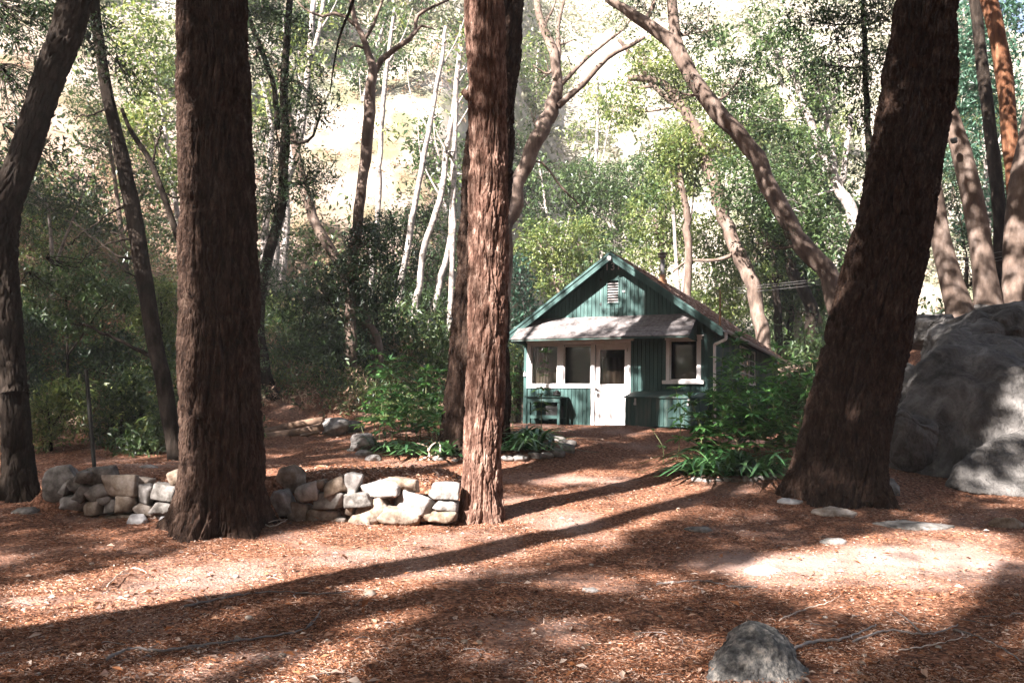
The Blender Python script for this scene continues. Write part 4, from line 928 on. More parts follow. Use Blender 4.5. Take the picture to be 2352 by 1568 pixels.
# the great boulders
def bigrock(label, px, py, w_, h_, Y, dep, seed, rot=(0, 0, 0), facets=5, cut=.66, rough=.12):
    c = at(px, py, Y); s = Y / FPX
    return rock('boulder', c, (w_ * s, dep, h_ * s), seed, mat='rock_big', label=label, cat='boulder', sub=7, facets=facets, cut=cut, rough=rough, fine=.012, rot=rot, cracks=4)
def hullboulder(label, pts, seed, **k):
    P = np.array([at(*p) for p in pts]); c = P.mean(0); c[2] = gz(c[0], c[1])
    return hullrock('boulder', [tuple(p - c) for p in P], c, seed, 'rock_big', label, 'boulder', **k)
hullboulder('largest grey boulder, a sloping dome at the right edge', [(2036, 1085, 15.0), (2110, 1100, 14.5), (2200, 1105, 14.2), (2352, 1100, 14.0), (2500, 1100, 14.0), (2058, 940, 15.2), (2100, 850, 15.5), (2160, 800, 15.5), (2235, 900, 14.7), (2352, 850, 14.7), (2480, 860, 14.9), (2204, 742, 16.3), (2258, 714, 16.8), (2330, 722, 17.0), (2420, 740, 17.0), (2520, 780, 17.0), (2150, 1000, 18.0), (2500, 1000, 19.0), (2250, 740, 18.5), (2480, 760, 18.5)], 501, amp=.10, sc=1.1, fine=.045, lf=.008, it=8, sm=14)
bigrock('upper grey boulder resting on top of the largest one', 2290, 800, 360, 200, 17.0, 2.4, 502, rot=(0, math.radians(-14), 0))
hullboulder('low rounded boulder bulging from the ground at the right edge', [(2168, 1122, 13.9), (2196, 1066, 13.95), (2262, 1020, 14.1), (2352, 992, 14.2), (2500, 985, 14.2), (2352, 1140, 13.3), (2500, 1140, 13.2), (2230, 1132, 13.5), (2300, 1020, 15.6), (2480, 1000, 15.8), (2200, 1090, 15.2), (2300, 1150, 14.5)], 503, amp=.05, sc=1.6, fine=.04, lf=.01, it=8, sm=12)
bigrock('grey boulder wedged between the leaning trunk and the largest boulder', 2085, 905, 120, 150, 16.2, 1.3, 504, rot=(0, math.radians(20), 0))
bigrock('small upper boulder just behind the leaning trunk', 2130, 760, 130, 90, 18.2, 1.3, 505, rot=(0, 0, .3))
bigrock('low boulder at the right foot of the leaning trunk', 2085, 1010, 130, 160, 15.0, 1.2, 506)
bigrock('pale boulder under the smooth trunks behind the largest boulder', 2290, 722, 160, 50, 19.0, 1.4, 507)

# ------------------------------------------------------------------ logs, post, sticks, wires
def stick(name, label, pts, rw, mat, cat='stick', lift=.012, sides=6, lump=.15, group=None, branches=()):
    P = []
    for (x, y) in pts: g = gnd(x, y); g[2] = gz(g[0], g[1]) + lift; P.append(g)
    P = bez(P, 6 * len(P)); base = P[0].copy(); n = len(P)
    P[:, 2] += .010 * np.abs(np.sin(np.arange(n) * .9))
    b = Buf(); b.tube(P - base, np.linspace(rw, rw * .45, n), sides, lump=lump, seed=len(label))
    for (i, v, r_) in branches:
        q = P[int(i * (n - 1))] - base; b.tube(bez([q, q + np.array(v) * .5 + np.array([0, 0, .02]), q + np.array(v)], 6), np.linspace(r_, r_ * .4, 6), 5)
    o = link(name, b, M[mat], smooth=True); o.location = base; return tag(o, label, cat, group)
stick('stick', 'long curved grey stick lying in shade at the lower left', [(245, 1522), (300, 1497), (370, 1500), (450, 1490), (560, 1476), (660, 1462), (710, 1445), (735, 1412)], .011, 'twig_grey', branches=[(.85, (.05, .25, .03), .006)])
stick('stick', 'long pale grey stick above the curved one at the lower left', [(415, 1400), (480, 1388), (560, 1370), (640, 1364), (730, 1370), (805, 1366)], .010, 'twig_grey', branches=[(.2, (-.12, .14, .04), .005), (.15, (-.15, .05, .05), .004)])
stick('bent_twig', 'pale arched twig in the bright strip at the left', [(245, 1358), (275, 1330), (300, 1319), (325, 1320), (336, 1328)], .006, 'twig_pale', lift=.04)
stick('stick', 'thin dark stick running into the bright patch on the right', [(1508, 1346), (1560, 1343), (1620, 1340), (1680, 1352), (1740, 1352)], .010, 'twig_grey')
stick('branch', 'thick curved grey stick right of the pointed rock', [(1822, 1498), (1870, 1482), (1930, 1475), (1975, 1462), (2012, 1440)], .014, 'twig_grey')
stick('branch', 'forked grey branch near the right edge', [(1960, 1478), (2040, 1455), (2100, 1462), (2150, 1460), (2200, 1440)], .010, 'twig_grey', branches=[(.6, (-.1, .25, .12), .009)])
stick('branch', 'long grey stick pointing to the lower right corner', [(2190, 1455), (2240, 1465), (2300, 1495), (2352, 1530)], .011, 'twig_grey')
stick('stick', 'thin pale stick lying just right of the forked branch', [(2060, 1500), (2120, 1492), (2180, 1480), (2230, 1465)], .006, 'twig_pale')
stick('stick', 'short pale stick lying in front of the massive trunk', [(548, 1200), (590, 1203), (625, 1212), (660, 1196)], .010, 'twig_pale', branches=[(.5, (.25, .1, .05), .006)])
stick('stick', 'thin stick on the bright ground above the pale sunlit stone', [(1790, 1430), (1850, 1405), (1900, 1390), (1930, 1372)], .006, 'twig_pale')
b = Buf(); a = gnd(985, 1058); s_ = a[1] / FPX
def ap(x, y): return at(x, y, a[1]) - a
for P in ([(950, 1062), (985, 1048), (1000, 1040), (1008, 1030)], [(985, 1064), (986, 1042), (983, 1030), (972, 1022), (955, 1018)], [(984, 1036), (990, 1024), (1000, 1016)], [(1000, 1058), (1010, 1040), (1010, 1022), (1006, 1016)]):
    n = 12; q = bez([ap(x, y) + np.array([0, .05 * k, 0]) for k, (x, y) in enumerate(P)], n); b.tube(q, np.linspace(.024, .009, n), 7, lump=.2, seed=3)
o = link('dead_branch', b, M['twig_pale'], smooth=True); o.location = a; tag(o, 'bare pale antler shaped branch on the mound before the planting bed', 'branch')
def log(label, pts, r0, r1, Y):
    Y = Y - 20 + gnd(670, 1004)[1] + .25
    P = [at(x, y, Y + dy) for (x, y, dy) in pts]; base = np.array(P[0]); base[2] = gz(base[0], base[1]); b = Buf(); q = bez(P, 30); b.tube(q - base, np.linspace(r0, r1, 30), 14, lump=.16, seed=int(r0 * 999))
    o = link('log', b, M['wood_log'], smooth=True); o.location = base; tag(o, label, 'log', 'fallen logs behind the massive trunk')
log('upper fallen log with a pale cut end, behind the massive trunk', [(580, 1002, -.4), (640, 988, 0), (690, 975, .1), (742, 965, .2)], .12, .08, 20.2)
log('lower dark fallen log lying under the pale one', [(570, 1012, -.5), (640, 1003, -.1), (700, 992, 0), (742, 980, .1)], .13, .10, 20.0)
log('thin pale stick like log in front of the dark fallen log', [(690, 1001, 0), (715, 996, 0), (735, 992, 0)], .035, .025, 19.8)
b = Buf(); p0 = gnd(222, 1075); q0 = at(198, 850, p0[1]); p1 = p0 - np.array([0, 0, .2]); b.tube([p1 - p0, q0 - p0], .026, 8)
for k in range(7): c = (q0 - p0) * (.2 + .11 * k); b.box(c + np.array([.02, -.02, 0]), (.03, .02, .012))
o = link('metal_post', b, M['post_dark']); o.location = p0; tag(o, 'thin dark leaning metal fence post behind the left stone wall', 'post')
for k, (ya, yb, yc) in enumerate(((634, 606, 564), (640, 617, 576), (648, 624, 584))):
    P = bez([at(1690, ya + 28 - k, 34), at(1900, ya + 4, 29), at(2130, yb, 24), at(2380, yc, 20)], 40); base = P[0].copy(); b = Buf(); b.tube(P - base, .0055, 5)
    o = link('utility_wire', b, M['wire'], smooth=True); o.location = base; tag(o, ('top', 'middle', 'bottom')[k] + ' one of the three overhead wires behind the leaning trunk', 'wire', 'overhead wires')

# ------------------------------------------------------------------ plants
def whorl_plant_bufs(h, nw, lr, seed, lean=.05, nl=9):
    r = np.random.default_rng(seed); st = Buf(); lf = Buf()
    P = bez([[0, 0, -.05], [r.normal() * lean, r.normal() * lean, h * .5], [r.normal() * lean * 2, r.normal() * lean * 2, h]], 14); st.tube(P, np.linspace(.009, .004, 14), 6)
    for k in range(nw):
        f = .22 + .78 * (k + 1) / nw; i = f * 13; c = P[int(min(13, i))]; R = lr * (.75 + .5 * r.random()) * (1.15 - .55 * f)
        a0 = r.random() * 6.28; n = nl + int(r.integers(-1, 3)); az = a0 + np.arange(n) * 6.283 / n + r.normal(size=n) * .15
        el = .25 + r.normal(size=n) * .2 + (.5 if k == nw - 1 else 0)
        D = np.stack([np.cos(az) * np.cos(el), np.sin(az) * np.cos(el), np.sin(el)], 1); N = np.zeros((n, 3)); N[:, 2] = 1
        P0 = np.repeat(c[None], n, 0); L = R * (.8 + .4 * r.random(n)); W = L * .32
        m = P0 + D * L[:, None] * .5
        lf.leaves(P0, D, N, L * .5, W * .9, fold=.1, droop=0.)
        # outer half bends down; built as a second blade joined at the first one's tip
        D2 = D.copy(); D2[:, 2] -= .75 + .3 * r.random(n)
        lf.leaves(P0 + D * L[:, None] * .22, D2 * .5 + D * .6, N, L * .85, W, fold=.15, droop=.08)
    return st, lf
ORD = ['first', 'second', 'third', 'fourth', 'fifth', 'sixth', 'seventh', 'eighth', 'ninth', 'tenth', 'eleventh', 'twelfth']
def BEDW(k, x, yt, x0, x1, a, b_):
    row = PLX[x0]; xs = sorted(row.index(q) * 0 + q[0] for q in row); n = xs.index(x); m = len(xs) - 1 - n
    return (ORD[n] + ' from the ' + a) if n <= m else (ORD[m] + ' from the ' + b_)
_WP = {}
def whorl_plant(x, y, h, nw, lr, label, group=None, variant=0, rz=None):
    key = (round(h, 1), nw, variant); z = gz(x, y)
    if key not in _WP:
        st, lf = whorl_plant_bufs(h, nw, lr, variant * 31 + nw)
        t = thing('tall_leafy_plant', label, 'plant', (0, 0, 0), group=group); link('stem', st, M['stem_green'], t, local=True, smooth=True); link('leaves', lf, M['leaf_whorl'], t, local=True)
        _WP[key] = t
    else: t = copy_tree(_WP[key])
    t.location = (x, y, z); t.rotation_euler = (0, 0, random.random() * 6.28); tag(t, label, 'plant', group); return t
def pxplant(px, pyb, pyt, label, Y=None, group=None, nw=None, lr=.24, variant=0):
    g = gnd(px, pyb) if Y is None else at(px, pyb, Y); Y = g[1]; z = gz(g[0], Y); top = at(px, pyt, Y)[2]; h = top - z
    return whorl_plant(g[0], Y, max(.2, h), nw or max(2, int(h / .19)), lr, label, group, variant)
pxplant(1243, 1012, 812, 'single tall whorled plant standing in front of the left porch window', 18.3, variant=1)
pxplant(1178, 1012, 838, 'whorled plant just right of the twin trunks, left of the cabin corner', 18.0, variant=2)
pxplant(1160, 1010, 880, 'short whorled plant half hidden by the twin trunks', 17.6, variant=3)
pxplant(1523, 1066, 990, 'tiny seedling with two leaf whorls in open ground before the cabin', lr=.16, nw=2, variant=4)
pxplant(1556, 1060, 888, 'slender plant leaning in front of the storage box', 15.9, variant=5, lr=.28)
pxplant(1600, 1085, 905, 'broad leaved plant at the left front of the right hand bed', 14.8, variant=6, lr=.30)
g_ = 'tall whorled plants crowding the right-hand bed'
PLX = {1620: [(x,) for x in (1625, 1655, 1680, 1700, 1725, 1748, 1770, 1790, 1812, 1840, 1640, 1668, 1706, 1738, 1776, 1806, 1690, 1760, 1830, 1620, 1860, 1720, 1660, 1795)],
       845: [(x,) for x in (858, 880, 905, 930, 955, 975, 1000, 870, 900, 932, 960, 990, 1012, 1030, 845, 915, 1008, 890, 940, 1004, 850)]}
for k, (x, yt, Y) in enumerate(((1625, 880, 15.2), (1655, 800, 16.4), (1680, 790, 16.8), (1700, 845, 15.4), (1725, 775, 17.0), (1748, 850, 15.6), (1770, 800, 16.6), (1790, 850, 15.4), (1812, 830, 16.2), (1840, 840, 16.6), (1640, 900, 15.0), (1668, 900, 15.1), (1706, 910, 14.9), (1738, 905, 15.0), (1776, 895, 15.0), (1806, 900, 15.1), (1690, 860, 15.8), (1760, 860, 16.0), (1830, 880, 15.2), (1620, 930, 14.9), (1860, 830, 17), (1720, 880, 15.3), (1660, 945, 14.8), (1795, 930, 14.8))):
    pxplant(x, 1080, yt, 'dark green whorled plant of the right-hand bed, ' + BEDW(k, x, yt, 1620, 1860, 'storage box', 'leaning trunk'), Y, g_, lr=.32, variant=10 + k % 4)
g_ = 'tall whorled plants in the bed left of the twin trunks'
for k, (x, yt, Y) in enumerate(((858, 870, 18.0), (880, 830, 18.6), (905, 865, 17.6), (930, 800, 18.2), (955, 880, 17.2), (975, 845, 18.2), (1000, 880, 17.4), (870, 920, 17.0), (900, 930, 16.8), (932, 920, 16.7), (960, 930, 16.6), (990, 935, 16.6), (1012, 925, 16.8), (1030, 960, 16.3), (845, 950, 17.2), (915, 890, 17.6), (1008, 850, 18.4), (890, 950, 16.5), (940, 955, 16.4), (1004, 960, 16.2), (850, 815, 19.5))):
    pxplant(x, 1040, yt, 'dark green whorled plant of the left planting bed, ' + BEDW(k, x, yt, 845, 1030, 'pale pointed boulder', 'twin trunks'), Y, g_, lr=.33, variant=20 + k % 4)
def strap_clump(label, x, y, n, L, seed, mat='leaf_strap', w0=.045):
    r = np.random.default_rng(seed); b = Buf(); z = gz(x, y)
    for k in range(n):
        az = r.random() * 6.28; l = L * (.6 + .6 * r.random()); el = .5 + r.random() * .8; m = 9; s = np.linspace(0, 1, m)
        rr = l * (s * math.cos(el) + s ** 2.0 * .35); zz = l * (s * math.sin(el) - s ** 2.4 * (.55 + .35 * r.random()) * (1.2 - .3 * el)); zz = np.maximum(zz, .012 + .02 * r.random())
        bx_, by_ = r.normal() * .12, r.normal() * .10
        C = np.stack([bx_ + rr * math.cos(az), by_ + rr * math.sin(az), zz], 1); S = np.array([-math.sin(az), math.cos(az), 0.]); wv = w0 * (.7 + .5 * r.random()) * np.sqrt(np.clip(1 - s ** 2.2, .01, 1)) * (.55 + .45 * np.minimum(1, s * 3))
        V = np.concatenate([C - S * wv[:, None] / 2, C + np.array([0, 0, -.006]), C + S * wv[:, None] / 2]); i = np.arange(m - 1)
        F = np.vstack([np.stack([i, i + 1, i + 1 + m, i + m], 1), np.stack([i + m, i + m + 1, i + 1 + 2 * m, i + 2 * m], 1)]); b.add(V, F, r.random())
    o = link('strap_leaf_clump', b, M[mat], smooth=True); o.location = (x, y, z); return tag(o, label, 'plant')
def pxstrap(label, px, py, n, L, seed, **k): g = gnd(px, py); return strap_clump(label, g[0], g[1], n, L, seed, **k)
for k, (lb, x, y, n, L) in enumerate((('strap leaved clump nearest the camera in the right-hand bed, its left blades sunlit', 1610, 1082, 46, .62), ('strap leaved clump in the middle of the right-hand bed edge', 1680, 1082, 44, .55), ('strap leaved clump next to the leaning trunk', 1752, 1084, 44, .60),
        ('strap leaved clump at the right-hand bed behind the sunlit one', 1640, 1068, 40, .55), ('strap leaved clump between the middle one and the leaning trunk', 1715, 1070, 40, .55),
        ('large arching strap leaved clump right of the twin trunks', 1225, 1030, 60, .80), ('strap leaved clump touching the right side of the twin trunks', 1176, 1030, 40, .70), ('strap leaved clump at the back of the planting bed near the edging stones', 1212, 1012, 36, .60),
        ('strap leaved clump at the left end of the planting bed', 885, 1032, 36, .50), ('strap leaved clump left of the pale antler branch', 935, 1040, 40, .50), ('strap leaved clump behind the pale antler branch', 985, 1040, 36, .50), ('strap leaved clump just left of the slimmer trunk', 1035, 1042, 36, .50))):
    pxstrap(lb, x, y + (12 if x > 1500 else 6), int(n * 1.2), L * (1.5 if x > 1500 else 1.2), 700 + k, w0=.062)
# ------------------------------------------------------------------ PART4 trees in the middle distance
FAR = dict(L=.17, W=.075, rad=.42, per=16)
tree('bay_tree', 'dark two stemmed tree with long leaves just right of the massive left trunk', 21, [[(626, 985, 34), (622, 900, 30), (600, 800, 25), (598, 700, 25), (612, 600, 24), (640, 500, 24), (655, 350, 22), (655, 200, 18), (668, -30, 16)], [(640, 300, 14), (632, 210, 13), (590, 90, 12), (560, 0, 10)], [(640, 985, 22), (632, 930, 20), (616, 860, 18)]],
     [(590, 120, 60, 80), (690, 190, 70, 90, None, .6), (640, 330, 60, 90), (740, 240, 60, 50, 19, .5), (615, 480, 50, 90), (600, 640, 50, 70), (590, 20, 60, 50), (660, 60, 60, 60, None, .7), (700, 420, 60, 60)], mat='bark_dark', leaf='leaf_dark')
tree('pale_tree', 'white barked forked tree behind the dark two stemmed tree', 27, [[(608, 860, 26), (616, 760, 27), (626, 600, 26), (645, 480, 22), (690, 300, 17), (722, 0, 12)], [(612, 800, 20), (605, 650, 18), (612, 480, 15), (625, 300, 12), (600, 180, 8)]], [(700, 120, 60, 60, None, .3), (620, 240, 60, 60, None, .4)], mat='bark_pale', leaf='leaf_light', **FAR)
tree('leaning_tree', 'mottled brown tree leaning up to the left from the dark thicket', 23, [[(862, 800, 28), (832, 720, 28), (765, 592, 26), (716, 490, 24), (686, 360, 20), (656, 240, 15), (640, 160, 10)]], [(700, 560, 50, 50, None, .6), (730, 400, 60, 60, None, .5)], mat='bark_grey', leaf='leaf_mid')
tree('bare_forked_tree', 'dark forked tree with bare crooked limbs against the bright hillside', 22.3, [[(800, 860, 28), (808, 720, 26), (815, 560, 25), (824, 460, 25), (840, 340, 26), (850, 230, 27), (858, 160, 22), (835, 95, 16), (815, 40, 13), (798, -30, 10)],
     [(852, 190, 18), (880, 130, 15), (950, 82, 11), (958, 40, 9), (985, 20, 7), (1032, 0, 5)], [(950, 82, 7), (970, 60, 6), (1000, 70, 3)], [(835, 95, 9), (858, 60, 8), (872, 20, 7), (890, -20, 5)], [(818, 60, 9), (780, 30, 8), (740, 38, 7), (700, 22, 5), (680, 0, 4)], [(838, 112, 7), (815, 105, 6), (800, 118, 4)]],
     [(840, 560, 50, 60), (800, 640, 60, 60)], mat='bark_grey', leaf='leaf_dark', rad=.2)
for k, (lab, pts) in enumerate((('white birch like trunk rising left of its two neighbours behind the planting bed', [(905, 780, 15), (914, 700, 15), (926, 620, 15), (950, 480, 14), (985, 300, 12), (1010, 160, 10), (1024, 60, 8)]),
        ('white birch like trunk in the middle behind the planting bed', [(944, 800, 16), (955, 700, 16), (970, 600, 15), (1010, 450, 14), (1040, 260, 14), (1062, 110, 10)]),
        ('white thick birch like trunk leaning right, nearest to the twin trunks', [(962, 880, 18), (985, 760, 17), (1010, 650, 16), (1030, 560, 14), (1045, 430, 12), (1046, 300, 10), (1050, 160, 8)]),
        ('faint pale trunk standing in front of the bright slope, right of the bare forked tree', [(858, 560, 14), (866, 480, 13), (875, 330, 13), (888, 150, 10), (905, 20, 7)]),
        ('thin pale trunk just left of the twin trunks high up', [(1036, 620, 13), (1040, 500, 13), (1042, 380, 12), (1048, 200, 9), (1060, 60, 7)]),
        ('pale thin trunk left of the bare forked tree', [(660, 420, 16), (682, 300, 15), (700, 200, 14), (730, 80, 11), (745, 0, 9)]))):
    tree('birch_tree', lab, 28 + (k % 3), [pts, [(pts[-3][0], pts[-3][1], 5), (pts[-3][0] - 40, pts[-3][1] - 80, 3), (pts[-3][0] - 50, pts[-3][1] - 160, 2)], [(pts[-2][0], pts[-2][1], 5), (pts[-2][0] + 40, pts[-2][1] - 70, 3), (pts[-2][0] + 60, pts[-2][1] - 130, 2)]],
         [(pts[-1][0], pts[-1][1] + 40, 40, 40, None, .12), (pts[-3][0] + 10, pts[-3][1] - 30, 40, 40, None, .08)], mat='bark_pale', leaf='leaf_light', group='pale slender trunks', **FAR)
for k, (lab, pts, bl, lf) in enumerate((
        ('dense dark bay shrub filling the gap right of the massive trunk', [(690, 985, 14), (684, 860, 10), (690, 760, 6)], [(690, 700, 55, 80), (670, 840, 60, 80), (720, 900, 70, 60), (740, 790, 60, 70)], 'leaf_dark'),
        ('dark evergreen shrub under the mottled leaning tree', [(770, 975, 14), (790, 860, 10), (790, 740, 6)], [(780, 820, 80, 80), (800, 700, 70, 70), (740, 660, 50, 50), (800, 920, 80, 50)], 'leaf_dark'),
        ('tall dark evergreen shrub between the bare forked tree and the white trunks', [(870, 980, 16), (866, 840, 12), (862, 680, 8)], [(870, 640, 70, 70), (850, 760, 70, 80), (860, 880, 60, 70), (880, 540, 50, 60)], 'leaf_dark'),
        ('glossy dark bay tree behind the three white trunks', [(950, 960, 18), (940, 780, 14), (930, 600, 10), (935, 480, 6)], [(940, 520, 70, 50), (990, 590, 60, 50), (920, 660, 60, 60), (985, 700, 60, 60), (940, 800, 60, 50), (1010, 500, 40, 50, None, .6)], 'leaf_dark'),
        ('low dark shrub at the foot of the twin trunks on the left', [(1010, 960, 10), (1005, 880, 6)], [(1000, 880, 50, 50), (970, 930, 60, 40), (1020, 800, 30, 60)], 'leaf_mid'))):
    tree('bay_shrub', lab, (23, 22.5, 24.5, 31, 23)[k], [pts], bl, mat='bark_dark', leaf=lf, cat='shrub', L=.12, W=.04)
tree('forked_tree', 'grey brown tree forking into spreading limbs right of the twin trunks', 25, [[(1135, 960, 46), (1148, 760, 42), (1164, 560, 38), (1180, 460, 36), (1200, 390, 36), (1225, 335, 36), (1252, 285, 37), (1276, 240, 34), (1282, 180, 25), (1270, 115, 22), (1240, 50, 18), (1225, -30, 15)],
     [(1278, 190, 18), (1284, 120, 13), (1281, 60, 10), (1296, 0, 8)], [(1280, 240, 18), (1320, 205, 15), (1345, 185, 14), (1400, 130, 12), (1450, 105, 10), (1482, 84, 7)], [(1284, 200, 11), (1320, 160, 10), (1350, 130, 9), (1400, 92, 7), (1440, 60, 5), (1470, 0, 4)], [(1200, 400, 8), (1240, 370, 6), (1290, 430, 5), (1330, 470, 3)], [(1250, 60, 8), (1270, 20, 6), (1280, -20, 4)]],
     [(1225, 150, 35, 70, None, .25), (1255, 40, 50, 50, None, .3), (1320, 90, 50, 50, None, .15), (1225, 280, 30, 60, None, .3), (1440, 40, 60, 50, None, .4)], mat='bark_grey', leaf='leaf_mid')
tree('arching_tree', 'long smooth trunk arching up to the left over the cabin from behind the leaning trunk', 23, [[(1960, 860, 54), (1938, 760, 49), (1912, 670, 45), (1872, 590, 43), (1830, 525, 42), (1775, 430, 40), (1735, 360, 39), (1690, 300, 39), (1640, 245, 38), (1600, 195, 36), (1560, 130, 31), (1520, 80, 30), (1470, 45, 26), (1410, 10, 20), (1390, -10, 16)],
     [(1585, 170, 28), (1560, 110, 28), (1546, 40, 26), (1540, -30, 24)], [(1480, 50, 14), (1500, 20, 11), (1510, -20, 8)]],
     [(1480, 10, 60, 30, None, .5), (1600, 60, 60, 60, None, .6), (1700, 180, 60, 60, None, .6), (1540, 210, 50, 40, None, .4), (1760, 560, 60, 60, None, .7)], mat='bark_grey', leaf='leaf_dark', sides=18)
tree('pale_trunk_tree', 'pale mottled trunk curving up to the left behind the cabin roof', 33, [[(1760, 830, 36), (1745, 730, 34), (1722, 650, 33), (1700, 590, 32), (1672, 520, 30), (1650, 460, 30), (1622, 380, 28), (1600, 310, 26), (1570, 250, 24), (1520, 195, 20), (1440, 180, 14)], [(1560, 250, 14), (1510, 205, 12), (1460, 140, 10), (1420, 90, 8)], [(1500, 200, 8), (1460, 200, 6), (1440, 185, 5)], [(1690, 585, 10), (1640, 600, 8), (1580, 600, 6), (1545, 625, 4)]],
     [(1500, 140, 80, 50), (1590, 200, 60, 60), (1430, 240, 60, 60, None, .7), (1660, 340, 60, 70), (1560, 330, 60, 60, None, .6)], mat='bark_grey', leaf='leaf_light', **FAR)
tree('white_branched_tree', 'tree with pale forking branches left of the leaning trunk', 31, [[(1990, 640, 30), (1975, 560, 28), (1950, 480, 28), (1920, 415, 26), (1895, 360, 20), (1850, 250, 16), (1820, 170, 13), (1745, 80, 9)], [(1915, 410, 16), (1908, 330, 13), (1890, 240, 11), (1862, 160, 8)], [(1935, 420, 14), (1945, 340, 12), (1955, 260, 10)], [(1850, 260, 10), (1800, 200, 8), (1780, 120, 6)], [(1890, 300, 10), (1925, 180, 8), (1920, 60, 6)]],
     [(1800, 130, 90, 70), (1720, 260, 80, 80), (1850, 350, 70, 80), (1700, 420, 80, 80), (1880, 200, 70, 80), (1820, 480, 80, 80), (1900, 560, 60, 80), (1760, 60, 60, 50, None, .5), (1640, 120, 60, 60, None, .6)], mat='bark_pale', leaf='leaf_mid', **FAR)
tree('evergreen_tree', 'dark evergreen crown hanging left of the leaning trunk near the top edge', 19, [[(2010, 640, 20), (2000, 400, 18), (1990, 200, 14), (1980, 0, 10)]], [(1965, 130, 60, 90), (1990, 260, 45, 70), (1930, 40, 70, 60), (1900, 150, 45, 60, None, .5), (1975, 380, 35, 60, None, .7), (2030, 40, 50, 60, None, .6), (1860, 40, 60, 50, None, .7), (2010, -10, 60, 60, None, 1.), (2040, 120, 30, 60, None, .8)], mat='bark_dark', leaf='leaf_dark')
for k, (lab, pts, w_) in enumerate((('thin brown trunk rising straight above the stove pipe', [(1582, 700, 18), (1582, 560, 18), (1574, 470, 16), (1560, 380, 12)], 1), ('dark trunk leaning left just right of the cabin roof', [(1852, 860, 30), (1866, 760, 28), (1855, 690, 27), (1830, 630, 25), (1805, 560, 20)], 1),
        ('straight dark trunk right behind the rear corner of the cabin', [(1795, 860, 20), (1790, 760, 19), (1784, 680, 18), (1778, 560, 14)], 1), ('crooked dark stem between the two dark trunks behind the cabin', [(1818, 860, 16), (1808, 790, 16), (1815, 720, 14), (1800, 660, 12), (1790, 600, 9)], 1),
        ('sunlit pinkish trunk seen between the dark trunks behind the cabin', [(1830, 870, 20), (1836, 800, 20), (1828, 740, 18), (1822, 690, 12)], 1))):
    tree('slender_tree', lab, 33 + k, [pts], [(pts[-1][0] + 10, pts[-1][1] - 40, 60, 50), (pts[-2][0] - 20, pts[-2][1] - 40, 40, 40, None, .5)], mat='bark_pale' if k == 4 else 'bark_grey' if k == 0 else 'bark_dark', leaf=('leaf_light', 'leaf_mid')[k % 2], **FAR)
for k, (lab, bx_, bl, Y, lf) in enumerate((
        ('airy light green tree behind the left side of the cabin gable', (1290, 760), [(1290, 640, 70, 60), (1240, 560, 60, 60), (1330, 560, 60, 60)], 36, 'leaf_light'),
        ('rounded mid green tree above the cabin ridge', (1420, 620), [(1400, 480, 80, 70), (1350, 420, 60, 60), (1450, 420, 70, 60), (1420, 560, 80, 40)], 40, 'leaf_mid'),
        ('light green tree behind the stove pipe', (1520, 640), [(1500, 500, 70, 70), (1540, 420, 60, 60), (1560, 560, 50, 60), (1480, 600, 60, 40)], 38, 'leaf_light'),
        ('bluish green conifer low behind the left roof edge', (1215, 800), [(1215, 720, 40, 50), (1190, 640, 30, 60), (1200, 800, 35, 60)], 33, 'leaf_blue'),
        ('light green bush at the left corner of the cabin', (1190, 970), [(1185, 850, 28, 70), (1180, 930, 25, 50)], 26, 'leaf_light'),
        ('leafy tree filling the space right of the stove pipe', (1660, 760), [(1640, 640, 70, 60), (1620, 540, 60, 60), (1690, 560, 50, 60), (1600, 700, 50, 40), (1680, 700, 60, 40)], 38, 'leaf_light'),
        ('mid green tree between the arching trunk and the white branches', (1880, 760), [(1850, 640, 60, 70), (1800, 620, 50, 60), (1900, 660, 50, 60), (1780, 700, 50, 50)], 36, 'leaf_mid'),
        ('feathery grey green conifer in the upper right behind the orange trunk', (2270, 640), [(2250, 150, 60, 110), (2320, 260, 40, 120), (2220, 330, 40, 100), (2250, 480, 50, 70), (2300, 60, 60, 80), (2215, 60, 40, 80), (2230, 200, 40, 80)], 27, 'leaf_blue'),
        ('dark tree behind the smooth trunks above the boulder', (2200, 720), [(2220, 600, 50, 80), (2300, 620, 40, 80), (2330, 480, 40, 80), (2190, 430, 30, 60)], 25, 'leaf_dark'),
        ('tall pale leaved tree in front of the bright slope, upper left', (420, 640), [(350, 130, 70, 90, None, .7), (330, 280, 60, 70), (390, 400, 50, 60), (300, 60, 60, 60, None, .6)], 27, 'leaf_light'),
        ('mid green tree behind the slim leaning trunk', (300, 760), [(250, 330, 60, 60), (340, 420, 50, 60), (360, 540, 50, 60), (200, 230, 60, 60)], 24, 'leaf_mid'),
        ('bushy dark tree at the far left above the thicket', (120, 780), [(110, 480, 70, 50), (190, 440, 60, 50), (60, 400, 60, 60), (230, 520, 50, 40)], 22, 'leaf_dark'))):
    c = bl[0]
    tree('leafy_tree', lab, Y, [[(bx_[0], bx_[1], 14), ((bx_[0] + c[0]) / 2 + 6, (bx_[1] + c[1]) / 2, 11), (c[0], c[1] - 10, 7)], [((bx_[0] + c[0]) / 2 + 6, (bx_[1] + c[1]) / 2, 8), (bl[1][0], bl[1][1], 4)]], bl, mat=('bark_grey', 'bark_pale')[k % 2], leaf=lf, **(FAR if Y > 26 else {}))
